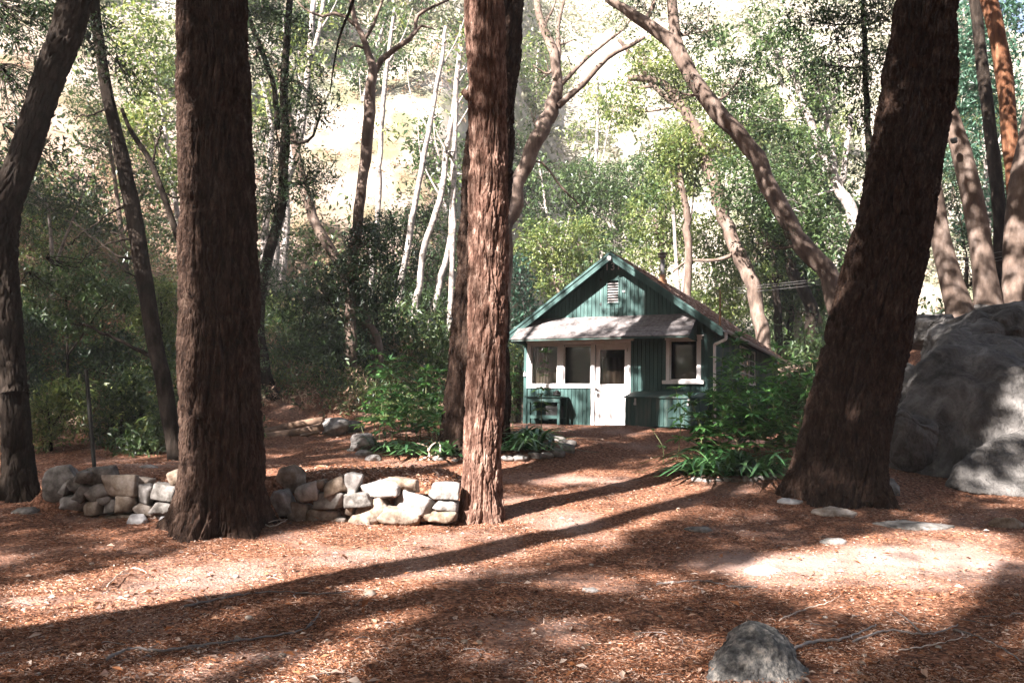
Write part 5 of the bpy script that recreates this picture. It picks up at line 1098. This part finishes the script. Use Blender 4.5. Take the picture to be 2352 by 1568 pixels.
for k, (lab, x, yb, bl, Y, lf) in enumerate((
        ('low bright green bush at the left edge behind the wall', 120, 1040, [(110, 940, 60, 50), (170, 900, 50, 40), (90, 1000, 50, 30)], 15.5, 'leaf_light'),
        ('leafy green bush right of the metal post', 280, 1040, [(280, 900, 60, 50), (330, 950, 50, 40), (250, 980, 50, 40)], 16.5, 'leaf_mid'),
        ('thin leaved shrub at the foot of the slim leaning trunk', 350, 1050, [(340, 1020, 55, 30), (300, 1030, 50, 25), (380, 980, 40, 40)], 15.6, 'leaf_mid'),
        ('long leaved bay shrub in the middle of the left thicket', 160, 1000, [(150, 640, 90, 40), (250, 680, 80, 40), (90, 720, 60, 50), (190, 740, 60, 40)], 18, 'leaf_mid'),
        ('dark shrub at the far left edge beside the forked trunk', 70, 1000, [(60, 860, 40, 70), (70, 760, 40, 50)], 17, 'leaf_dark'),
        ('grey green shrub left of the massive trunk at mid height', 380, 980, [(370, 680, 40, 60), (380, 800, 40, 70), (330, 740, 40, 40)], 19.5, 'leaf_light'),
        ('dark low thicket behind the metal post', 210, 1010, [(200, 830, 60, 40), (270, 800, 50, 40), (160, 1000, 60, 30), (220, 1030, 60, 25)], 18.5, 'leaf_dark'),
        ('low leafy shrub behind the right-hand bed, next to the leaning trunk', 1880, 960, [(1860, 870, 45, 40), (1900, 850, 40, 40), (1850, 930, 45, 40), (1830, 900, 30, 40)], 18.5, 'leaf_mid'),
        ('low shrub between the logs and the thicket', 700, 960, [(680, 930, 60, 25), (740, 935, 50, 25)], 24, 'leaf_mid'))):
    tree('leafy_bush', lab, Y, [[(x, yb, 7), ((x + bl[0][0]) / 2, (yb + bl[0][1]) / 2, 6), (bl[0][0], bl[0][1], 4)], [((x + bl[0][0]) / 2, (yb + bl[0][1]) / 2, 5), (bl[1][0], bl[1][1], 3)]], bl, mat='bark_dark', leaf=lf, cat='shrub', L=.11, W=.036, rad=.22)
def spray(t, blobs, Y, leaf, name='leafy_branch', L=.09, W=.03, rad=.2, seed=1, mat='bark_dark'):
    rng = np.random.default_rng(seed); cb = Buf(); tb = Buf()
    for q in blobs:
        yb = q[5] if len(q) > 5 else Y; c = at(q[0], q[1], yb); sc = yb / FPX; r = (q[2] * sc, .5 * (q[2] + q[3]) * sc, q[3] * sc); nc = int(max(4, 13 * q[4] * r[0] * r[2] / rad ** 2)); C = clumps(c, r, nc, rng); leafcloud(cb, C, 16, rad, L, W, rng)
        a = at(q[0] - (q[2] * .9), q[1] - q[3] * .9, yb)
        for k in range(nc // 2): e = C[k]; tb.tube(bez([a, (a + e) / 2 + rng.normal(size=3) * .08, e], 6), np.linspace(.012, .004, 6), 4, caps=False)
        br_ = link(name, tb, M[mat], t, smooth=True); link('leaves', cb, M[leaf], br_); tb = Buf(); cb = Buf()
spray(t4[0], [(60, 60, 90, 70, 1.), (190, 60, 60, 60, .5), (50, 220, 60, 80, 1.), (60, 330, 60, 50, .7), (250, 130, 60, 50, .5), (120, 360, 60, 40, .6)], 13.5, 'leaf_dark', seed=4)
spray(t5, [(230, 40, 70, 40, .5), (310, 180, 50, 50, .5), (170, 620, 70, 30, .5), (120, 660, 60, 40, .5), (290, 560, 40, 30, .3)], 15.5, 'leaf_mid', seed=5)
hb = thing('hanging_branch', 'thin dark branch hanging down into the frame left of the bare forked tree', 'branch', at(815, -20, 12))
b = Buf(); q = bez([at(x, y, 12) for x, y in ((822, -40), (805, 20), (785, 70), (770, 130), (758, 215))], 30); b.tube(q, np.linspace(.028, .008, 30), 7, lump=.2, seed=4)
link('stem', b, M['bark_dark'], hb, smooth=True); rng = np.random.default_rng(3); b = Buf(); leafcloud(b, np.array([at(x, y, 12) for x, y in ((700, 250), (720, 262), (745, 268), (770, 264), (735, 240), (690, 270))]), 7, .10, .07, .022, rng); link('leaves', b, M['leaf_dark'], hb)
# slender trees on the lower slope
LM = ['at the far left edge', 'left of the slim leaning trunk', 'just left of the massive trunk', 'just right of the massive trunk', 'above the dark thicket', 'left of the twin trunks', 'right of the twin trunks', 'above the left half of the cabin roof', 'above the right half of the cabin roof', 'right of the cabin', 'just left of the leaning trunk', 'above the grey boulders']
LX = [60, 200, 380, 640, 800, 960, 1230, 1350, 1540, 1720, 1880, 2260]
rr = np.random.default_rng(12)
for k, (kd, bm, lf, Yb, ty) in enumerate((('thin grey trunked tree on the lower slope', 'bark_grey', 'leaf_mid', 40, 330), ('thin pale trunked tree on the far slope', 'bark_pale', 'leaf_light', 50, 260), ('slim light barked tree on the near slope', 'bark_pale', 'leaf_mid', 34, 420))):
    for j in range(12):
        x = LX[j] + rr.normal() * 25 + (45 if k == 2 else 0); Y = Yb + rr.random() * 8; d = ray(x, 600); g = np.array([d[0] * Y / d[1], Y]); z = gz(*g)
        py = float(proj([g[0], g[1], z])[1]); tp = ty + rr.normal() * 60; ln = rr.normal() * 40
        if py - tp < 120: tp = py - 200
        if k == 2 and 6 <= j <= 8 and False: continue
        dn = .42 if 4 <= j <= 8 and k == 1 else (.6 if 4 <= j <= 8 else 1.)
        tree('slope_tree', kd + ' ' + LM[j], Y, [[(x, py, 12), (x + ln * .3, py * .6 + tp * .4, 10), (x + ln, tp, 5)], [(x + ln * .3, py * .6 + tp * .4, 6), (x + ln * .3 + 40, tp + 60, 3)]],
             [(x + ln, tp + 30, 50, 45, None, dn), (x + ln * .6 - 30, tp + 110, 45, 45, None, dn), (x + ln * .5 + 45, tp + 90, 45, 40, None, dn), (x, py - 60, 50, 40, None, dn)], mat=bm, leaf=lf, group=kd.replace('tree', 'trees'), L=.22, W=.10, rad=.5, per=14)
# brush covering the far slope
def brush(name, n, ylo, yhi, leafm, L, W, hh, seed, xa=.75, lab=None):
    r = np.random.default_rng(seed); y = ylo + (yhi - ylo) * r.random(n) ** 1.2; x = y * (r.random(n) * 2 - 1) * xa
    keep = (fbm(x * .16, y * .16, 0 * x, seed, 3) > -.12) & ~((np.abs(x - 4.5) < 5.5) & (y < 33)); x, y = x[keep], y[keep]
    z = ground(x, y) + hh * r.random(len(x)) ** 2; b = Buf(); leafcloud(b, np.stack([x, y, z], 1), 12, hh * .6, L, W, r)
    tag(link(name, b, M[leafm]), lab, 'undergrowth', kind='stuff')
brush('hillside_brush', 16000, 46, 130, 'leaf_pale', .40, .20, 1.6, 5, lab='pale dry brush covering the bright far hillside')
brush('slope_undergrowth', 12000, 25, 50, 'leaf_mid', .20, .09, 1.3, 6, .62, lab='green undergrowth on the slope behind the trees')
def thicket(name, n, leafm, L, W, hmax, seed, lab):
    r = np.random.default_rng(seed); y = 15.3 + 13 * r.random(n); x = y * (-.72 + .68 * r.random(n)); q = x / y
    keep = (q < -.285) & (y > 15.3 + 1.2 * r.random(n)) | (y > 20.3) & (q < -.03); keep &= (fbm(x * .5, y * .5, 0 * x, seed, 3) > -.2); x, y = x[keep], y[keep]
    z = ground(x, y) + hmax * r.random(len(x)) ** 1.4 * (.5 + .8 * sm(-.2, .3, fbm(x * .4, y * .4, 0 * x, seed + 1, 2))); b = Buf(); leafcloud(b, np.stack([x, y, z], 1), 14, .22, L, W, r)
    tag(link(name, b, M[leafm]), lab, 'undergrowth', kind='stuff')
r_ = np.random.default_rng(17); q_ = 5200; yb_ = -11 - 40 * r_.random(q_) ** 1.3; xb_ = -55 + 110 * r_.random(q_)
zb_ = ground(xb_, yb_) + 7.5 * r_.random(q_); b = Buf(); leafcloud(b, np.stack([xb_, yb_, np.minimum(zb_, 1 + .52 * np.abs(yb_))], 1), 14, .8, .34, .17, r_)
tag(link('woodland', b, M['leaf_dark']), 'unseen woodland mass added behind the viewer', 'woodland', kind='stuff')  # unseen leaf mass added to darken pane reflections and ambient light
thicket('thicket_undergrowth', 7000, 'leaf_mid', .11, .038, 1.7, 61, 'dense green undergrowth filling the wood behind the stone walls')
thicket('fern_undergrowth', 5000, 'leaf_light', .10, .034, 1.3, 62, 'lighter green low leaves among the dense undergrowth')
thicket('dead_undergrowth', 5000, 'leaf_dry', .10, .03, .8, 63, 'dead brown leaves and sprigs among the dense undergrowth')
brush('dry_undergrowth', 6000, 25, 50, 'leaf_dry', .15, .06, .35, 8, .62, lab='dry brown twiggy undergrowth on the wooded slope')

# ------------------------------------------------------------------ PART5 unseen leaf canopy added overhead, carved to shape the sun patches
DXY = np.array([math.sin(SUN_A), math.cos(SUN_A)]); PXY = np.array([DXY[1], -DXY[0]])
shade = []  # unseen conifers; all but the first are added to carry the canopy
for k, (w_, s_, r_, lab) in enumerate(((-6.55, -4.2, .30, 'conifer outside the frame on the left whose trunk shadow crosses the clearing'), (-5.45, -14, .22, 'unseen conifer added for shade behind the viewer, first from the clearing'), (-1.9, -10, .3, 'unseen conifer added for shade behind the viewer to the right'), (.8, -7, .3, 'unseen conifer added for shade behind the viewer at the far right'),
        (-10.9, -10, .28, 'unseen conifer added for shade left of the viewer beyond the stone wall'), (-16.2, -9, .3, 'unseen conifer added for shade outside the left edge, nearest to the thicket'), (-19, -13, .35, 'unseen conifer added for shade outside the left edge, farthest from the path'), (-23, -6, .3, 'unseen conifer added for shade outside the left edge on the slope'), (4.5, -9, .3, 'unseen conifer added for shade outside the right edge'), (-11.5, -18, .3, 'unseen conifer added for shade far behind the viewer on the left'))):
    p = PXY * w_ + DXY * s_; z = gz(*p); t = thing('conifer_tree', lab, 'tree', (p[0], p[1], z)); b = Buf(); n = 24
    T_ = bez([[p[0], p[1], z - .2], [p[0] + .1, p[1], 5], [p[0], p[1] + .1, 11], [p[0], p[1], 17]], n); b.tube(T_, np.linspace(r_ * 1.1, r_ * .5, n), 16, lump=.1, seed=k); link('trunk', b, M['bark_dark'], t, smooth=True); shade.append((t, T_))
AN = shade + CAN
def inpoly(x, y, P):
    P = np.array(P, float); c = np.zeros(x.shape, bool); j = len(P) - 1
    for i in range(len(P)):
        a, d = P[i], P[j]
        c ^= ((a[1] > y) != (d[1] > y)) & (x < (d[0] - a[0]) * (y - a[1]) / (d[1] - a[1] + 1e-12) + a[0]); j = i
    return c
def rc_(x0, y0, x1, y1): return [(x0, y0), (x1, y0), (x1, y1), (x0, y1)]
OPEN_G = [([(0, 1350), (150, 1330), (330, 1300), (560, 1250), (640, 1212), (1050, 1196), (1150, 1190), (1250, 1168), (1420, 1140), (1600, 1110), (1650, 1120), (1560, 1160), (1480, 1205), (1400, 1238), (1250, 1275), (1000, 1338), (850, 1358), (760, 1335), (600, 1350), (400, 1378), (200, 1428), (0, 1455)], .97),
    ([(540, 1590), (720, 1500), (860, 1425), (960, 1395), (930, 1440), (820, 1510), (760, 1590)], .9), ([(1690, 1320), (1800, 1268), (2050, 1225), (2200, 1212), (2330, 1240), (2300, 1290), (2200, 1370), (2050, 1415), (1900, 1400), (1770, 1368)], .97),
    ([(1100, 1062), (1300, 1072), (1440, 1082), (1440, 1098), (1250, 1104), (1100, 1128)], .97), ([(1430, 1116), (1560, 1106), (1640, 1116), (1560, 1136)], .9), ([(610, 1040), (800, 1044), (810, 1056), (610, 1054)], .8), ([(1270, 984), (1500, 986), (1480, 997), (1270, 995)], .8),
    ([(690, 1100), (780, 1062), (1075, 1042), (1075, 1110), (760, 1120)], .95), ([(850, 980), (1040, 980), (1040, 1000), (850, 1000)], .7), ([(1000, 1500), (1250, 1440), (1420, 1400), (1380, 1460), (1150, 1560)], .5), ([(2050, 1450), (2352, 1400), (2352, 1500), (2000, 1520)], .2)]
REC = []   # (point on plane, normal, [(poly, p)...])
nS = np.array([DXY[0], DXY[1], 0])
REC.append((OC, ey, [(rc_(1335, 625, 1388, 735), .95), (rc_(1424, 640, 1446, 700), .8), ([(1260, 735), (1310, 680), (1390, 610), (1446, 640), (1460, 735)], .68), (rc_(1440, 620, 1600, 735), .35), 
    ([(1203, 780), (1238, 780), (1238, 830), (1275, 830), (1290, 895), (1205, 895)], .93), (rc_(1205, 845, 1362, 895), .85), (rc_(1360, 838, 1446, 985), .6), (rc_(1405, 872, 1446, 915), .97), (rc_(1203, 888, 1362, 978), .6), (rc_(1523, 835, 1625, 885), .6), (rc_(1450, 850, 1530, 900), .25)]))
REC.append((OC - ey * .42, ey, [([(1180, 800), (1185, 765), (1250, 720), (1400, 705), (1340, 785), (1260, 800)], .97), (rc_(1260, 715, 1605, 790), .30)]))
REC.append((OC - ey * .80, ey, [(rc_(1560, 885, 1618, 975), .95), (rc_(1437, 896, 1565, 982), .4), (rc_(1205, 905, 1290, 975), .6)]))
def ptree(px, py, Y, polys, n=nS): REC.append((at(px, py, Y), n, polys))
ptree(1105, 1000, 11.3, [(rc_(1035, 985, 1165, 1215), 1.), (rc_(1065, 560, 1165, 985), .72), (rc_(1065, -50, 1130, 560), .5)])
ptree(1088, 900, 16.3, [(rc_(1010, 560, 1090, 980), .6)])
ptree(506, 900, 10.4, [(rc_(400, 620, 508, 1190), .99), (rc_(380, -60, 480, 590), .35), (rc_(560, 900, 600, 1180), .3)])
ptree(310, 500, 15, [(rc_(225, 170, 335, 620), .93), (rc_(395, 480, 450, 700), .5)])
ptree(2250, 650, 19, [(rc_(2140, 560, 2400, 730), .75), (rc_(2170, 250, 2240, 420), .75), (rc_(2130, 440, 2190, 560), .5)])
ptree(2330, 350, 22, [(rc_(2280, 140, 2400, 520), .6)])
ptree(2200, 950, 15, [([(2175, 1060), (2240, 975), (2280, 880), (2352, 845), (2352, 915), (2300, 965), (2235, 1065)], .85), (rc_(2225, 720, 2280, 800), .6), (rc_(2300, 800, 2352, 850), .3)])
ptree(930, 930, 17.0, [(rc_(830, 800, 1040, 1000), .5)])
ptree(1620, 1070, 14.3, [(rc_(1550, 1020, 1650, 1120), .9), (rc_(1600, 780, 1860, 1020), .45)])
ptree(2220, 960, 14.3, [([(2160, 1090), (2225, 1000), (2270, 900), (2352, 850), (2352, 930), (2300, 985), (2230, 1090)], .9), (rc_(2210, 730, 2280, 830), .7)])
ptree(960, 700, 28, [(rc_(880, 560, 1030, 900), .97), (rc_(600, 560, 640, 700), .8)])
ptree(800, 600, 22, [(rc_(690, 460, 880, 700), .5), (rc_(560, 300, 900, 460), .6)])
REC.append((at(850, 1150, 10.9), np.array([0, 1., 0]), [(rc_(690, 1070, 1060, 1210), .98), (rc_(300, 1085, 415, 1140), .4), (rc_(630, 1070, 690, 1200), .45)]))
CLOSE = [(at(1980, 800, 12.6), nS, [(1820, 1130), (1880, 900), (1980, 500), (2060, -60), (2190, -60), (2150, 400), (2090, 800), (2050, 1130)]),
         (at(506, 900, 10.4), nS, rc_(530, -60, 578, 1230))]
rng = np.random.default_rng(99)
NCL = 36000
cx_ = -30 + 52 * rng.random(NCL); cy_ = -17 + 36 * rng.random(NCL); cz_ = 12.8 + 4.5 * rng.random(NCL)
C = np.stack([cx_, cy_, cz_], 1); per = 13
base = np.repeat(C, per, 0) + rng.normal(size=(NCL * per, 3)) * .26
def lit_frac(P):
    keep = np.ones(len(P)); 
    t = (P[:, 2] - .5) / -SDIR[2]
    for _ in range(6):
        H = P + SDIR * t[:, None]; t = t + (H[:, 2] - ground(H[:, 0], H[:, 1], False)) / -SDIR[2] * .8
    H = P + SDIR * t[:, None]; u, v = proj(H); u = u + 16 * fbm(H[:, 0] * 1.5, H[:, 1] * 1.5, 0 * t, 31, 3) * 2; v = v + 9 * fbm(H[:, 0] * 1.5, H[:, 1] * 1.5, 0 * t + 9, 32, 3) * 2
    vis = (H[:, 1] > 3)
    for poly, p in OPEN_G: keep = np.where(vis & inpoly(u, v, poly), np.minimum(keep, 1 - p), keep)
    fl = fbm(H[:, 0] * 1.1, H[:, 1] * 1.1, 0 * t, 77, 3); keep = np.where(fl > .24, np.minimum(keep, .30), keep)
    for (A_, n_, polys) in REC:
        t = ((A_ - P) @ n_) / (SDIR @ n_); H = P + SDIR * t[:, None]; u, v = proj(H); u = u + 7 * vn(H[:, 0] * 2.2, H[:, 1] * 2.2, H[:, 2] * 2.2, 5); v = v + 8 * vn(H[:, 0] * 2.2, H[:, 1] * 2.2, H[:, 2] * 2.2, 8)
        for poly, p in polys: keep = np.where((t > 0) & inpoly(u, v, poly), np.minimum(keep, 1 - p), keep)
    for (A_, n_, poly) in CLOSE:
        t = ((A_ - P) @ n_) / (SDIR @ n_); H = P + SDIR * t[:, None]; u, v = proj(H); keep = np.where((t > 0) & inpoly(u, v, poly), 1., keep)
    for (A_, n_, poly) in CLOSE:
        t = ((A_ - P) @ n_) / (SDIR @ n_); H = P + SDIR * t[:, None]; u, v = proj(H); keep = np.where((t > 0) & inpoly(u, v, poly), 1., keep)
    return keep
n = len(base); D = rng.normal(size=(n, 3)); D[:, 2] -= .3; D /= np.linalg.norm(D, axis=1)[:, None]; LL = .21
kp = rng.random(n) < np.minimum(np.minimum(lit_frac(base), lit_frac(base + D * LL)), lit_frac(base + D * LL * .5)); base = base[kp]; D = D[kp]; n = len(base)
C2 = np.stack([-30 + 52 * rng.random(26000), -17 + 36 * rng.random(26000), 12.8 + 4.5 * rng.random(26000)], 1); b2 = np.repeat(C2, 13, 0) + rng.normal(size=(26000 * 13, 3)) * .26; ok = np.zeros(len(b2), bool)  # extra unseen leaves that keep the sun off two near trunks
for (A_, n_, poly) in CLOSE:
    t = ((A_ - b2) @ n_) / (SDIR @ n_); H = b2 + SDIR * t[:, None]; u, v = proj(H); ok |= (t > 0) & inpoly(u, v, poly)
b2 = b2[ok]; D2_ = rng.normal(size=(len(b2), 3)); D2_ /= np.linalg.norm(D2_, axis=1)[:, None]; base = np.vstack([base, b2]); D = np.vstack([D, D2_]); n = len(base)
AX = np.array([[T_[-4][0], T_[-4][1]] for _, T_ in AN]); own = np.argmin(((base[:, None, :2] - AX[None]) ** 2).sum(-1), 1)
N_ = rng.normal(size=(n, 3)); N_[:, 2] += .8; N_ -= SDIR * 1.0
for k, (t, T_) in enumerate(AN):
    m_ = own == k
    if not m_.any(): continue
    b = Buf(); b.leaves(base[m_], D[m_], N_[m_], LL, .115); link('crown', b, M['leaf_dark'], t)  # this tree's share of the added canopy, thinned where sun must pass
    tb = Buf(); idx = np.where(m_)[0]
    for q in rng.choice(idx, min(22, len(idx)), replace=False):
        e = base[q]; s0 = T_[int(rng.integers(len(T_) - 8, len(T_) - 1))]; d_ = np.linalg.norm(e - s0)
        if lit_frac(np.array([(s0 + e) / 2, e * .8 + s0 * .2, e * .25 + s0 * .75])).min() < .9: continue
        tb.tube(bez([s0, (s0 + e) / 2 + np.array([0, 0, .05 * d_]), e], 8), np.linspace(.05, .012, 8), 5)
    if tb.v: link('shade_bough', tb, M['bark_dark'], t, smooth=True)

# ------------------------------------------------------------------ PART6 litter on the ground
def scatter(n, y0, y1, rng, xa=.64):
    u = rng.random(n); y = 1 / (1 / y0 + u * (1 / y1 - 1 / y0)); x = y * (rng.random(n) * 2 - 1) * xa; return x, y
def clear(x, y): return ~((np.abs(x - 2.7) < 2.2) & (y > 20.9))
rng = np.random.default_rng(5)
n = 420000; x, y = scatter(n, 3.6, 22, rng); m_ = clear(x, y) & (rng.random(n) > dust_sun_map(x, y) * .95 + .05) & (fbm(x * 2.1, y * 2.1, 0 * x, 44, 4) + rng.normal(size=n) * .2 > -.22); x, y = x[m_], y[m_]; n = len(x)
az = rng.random(n) * 6.283 ; D = np.stack([np.cos(az), np.sin(az), rng.normal(size=n) * .22], 1); N_ = rng.normal(size=(n, 3)) * .5; N_[:, 2] += 1
L_ = (.018 + .045 * rng.random(n) ** 2) * (.8 + y * .03); b = Buf(); b.leaves(np.stack([x, y, ground(x, y) + .004 + .012 * rng.random(n)], 1), D, N_, L_, .0035 + .004 * rng.random(n) * (.6 + y * .09), fold=.3)
tag(link('needle_litter', b, M['needles']), 'fine red brown needle litter covering the ground', 'litter', kind='stuff')
n = 7500; x, y = scatter(n, 3.6, 22, rng); m_ = clear(x, y); x, y = x[m_], y[m_]
n2 = 2500; xx = -2.7 + 2.3 * rng.random(n2); yy = 11.4 + 2.6 * rng.random(n2); x = np.concatenate([x, xx]); y = np.concatenate([y, yy]); n = len(x)
az = rng.random(n) * 6.283; D = np.stack([np.cos(az), np.sin(az), rng.normal(size=n) * .25], 1); N_ = rng.normal(size=(n, 3)) * .45; N_[:, 2] += 1
L_ = .020 + .075 * rng.random(n) ** 3; b = Buf(); b.leaves(np.stack([x, y, ground(x, y) + .010 + .015 * rng.random(n)], 1), D, N_, L_, L_ * (.28 + .3 * rng.random(n)), fold=.35)
tag(link('fallen_leaves', b, M['dry_leaf']), 'small pale and tan fallen leaves scattered over the needles', 'litter', kind='stuff')
b = Buf(); x, y = scatter(330, 3.8, 16, rng)
for k in range(len(x)):
    a = rng.random() * 6.28; l = .05 + .20 * rng.random() ** 2.5; z = gz(x[k], y[k]) + .012; p = np.array([x[k], y[k], z]); d = np.array([math.cos(a), math.sin(a), .03 * rng.normal()]) * l
    q = p + d; q[2] = gz(q[0], q[1]) + .012; mid = (p + q) / 2 + np.array([rng.normal() * .02, rng.normal() * .02, .012]); b.tube(bez([p, mid, q], 5), np.linspace(.0032, .0016, 5) * (.7 + .8 * rng.random()), 4, caps=False, rnd=rng.random())
tag(link('twig_litter', b, M['twig_grey'], smooth=True), 'small dry twigs scattered over the needles', 'litter', kind='stuff')
b = Buf(); x, y = scatter(420, 3.8, 18, rng); V0, F0 = rockverts((0, 0, 0), (1, 1, .6), 9, sub=2, facets=6)
for k in range(len(x)):
    s_ = .008 + .022 * rng.random() ** 3; a = rng.random() * 6.28; c_, d_ = math.cos(a), math.sin(a); V = V0 * s_ * 2; V = np.stack([V[:, 0] * c_ - V[:, 1] * d_, V[:, 0] * d_ + V[:, 1] * c_, V[:, 2]], 1); b.add(V + np.array([x[k], y[k], gz(x[k], y[k]) + s_ * .25]), F0, rng.random())
tag(link('pebbles', b, M['rock_warm'], smooth=True), 'small pebbles scattered among the needles', 'pebbles', kind='stuff')

# ------------------------------------------------------------------ thin haze hanging in the canyon
hz_ = Buf(); hz_.bx(-165, 165, -72, 165, -3, 122); m = bpy.data.materials.new('haze'); m.use_nodes = True; N = m.node_tree.nodes; N.remove(N['Principled BSDF'])
v = N.new('ShaderNodeVolumePrincipled'); v.inputs['Density'].default_value = .0010; v.inputs['Color'].default_value = (1, .95, .93, 1); v.inputs['Anisotropy'].default_value = .2
m.node_tree.links.new(v.outputs[0], N['Material Output'].inputs['Volume'])
tag(link('haze', hz_, m), 'thin pale haze in the canyon air', 'haze', kind='stuff')
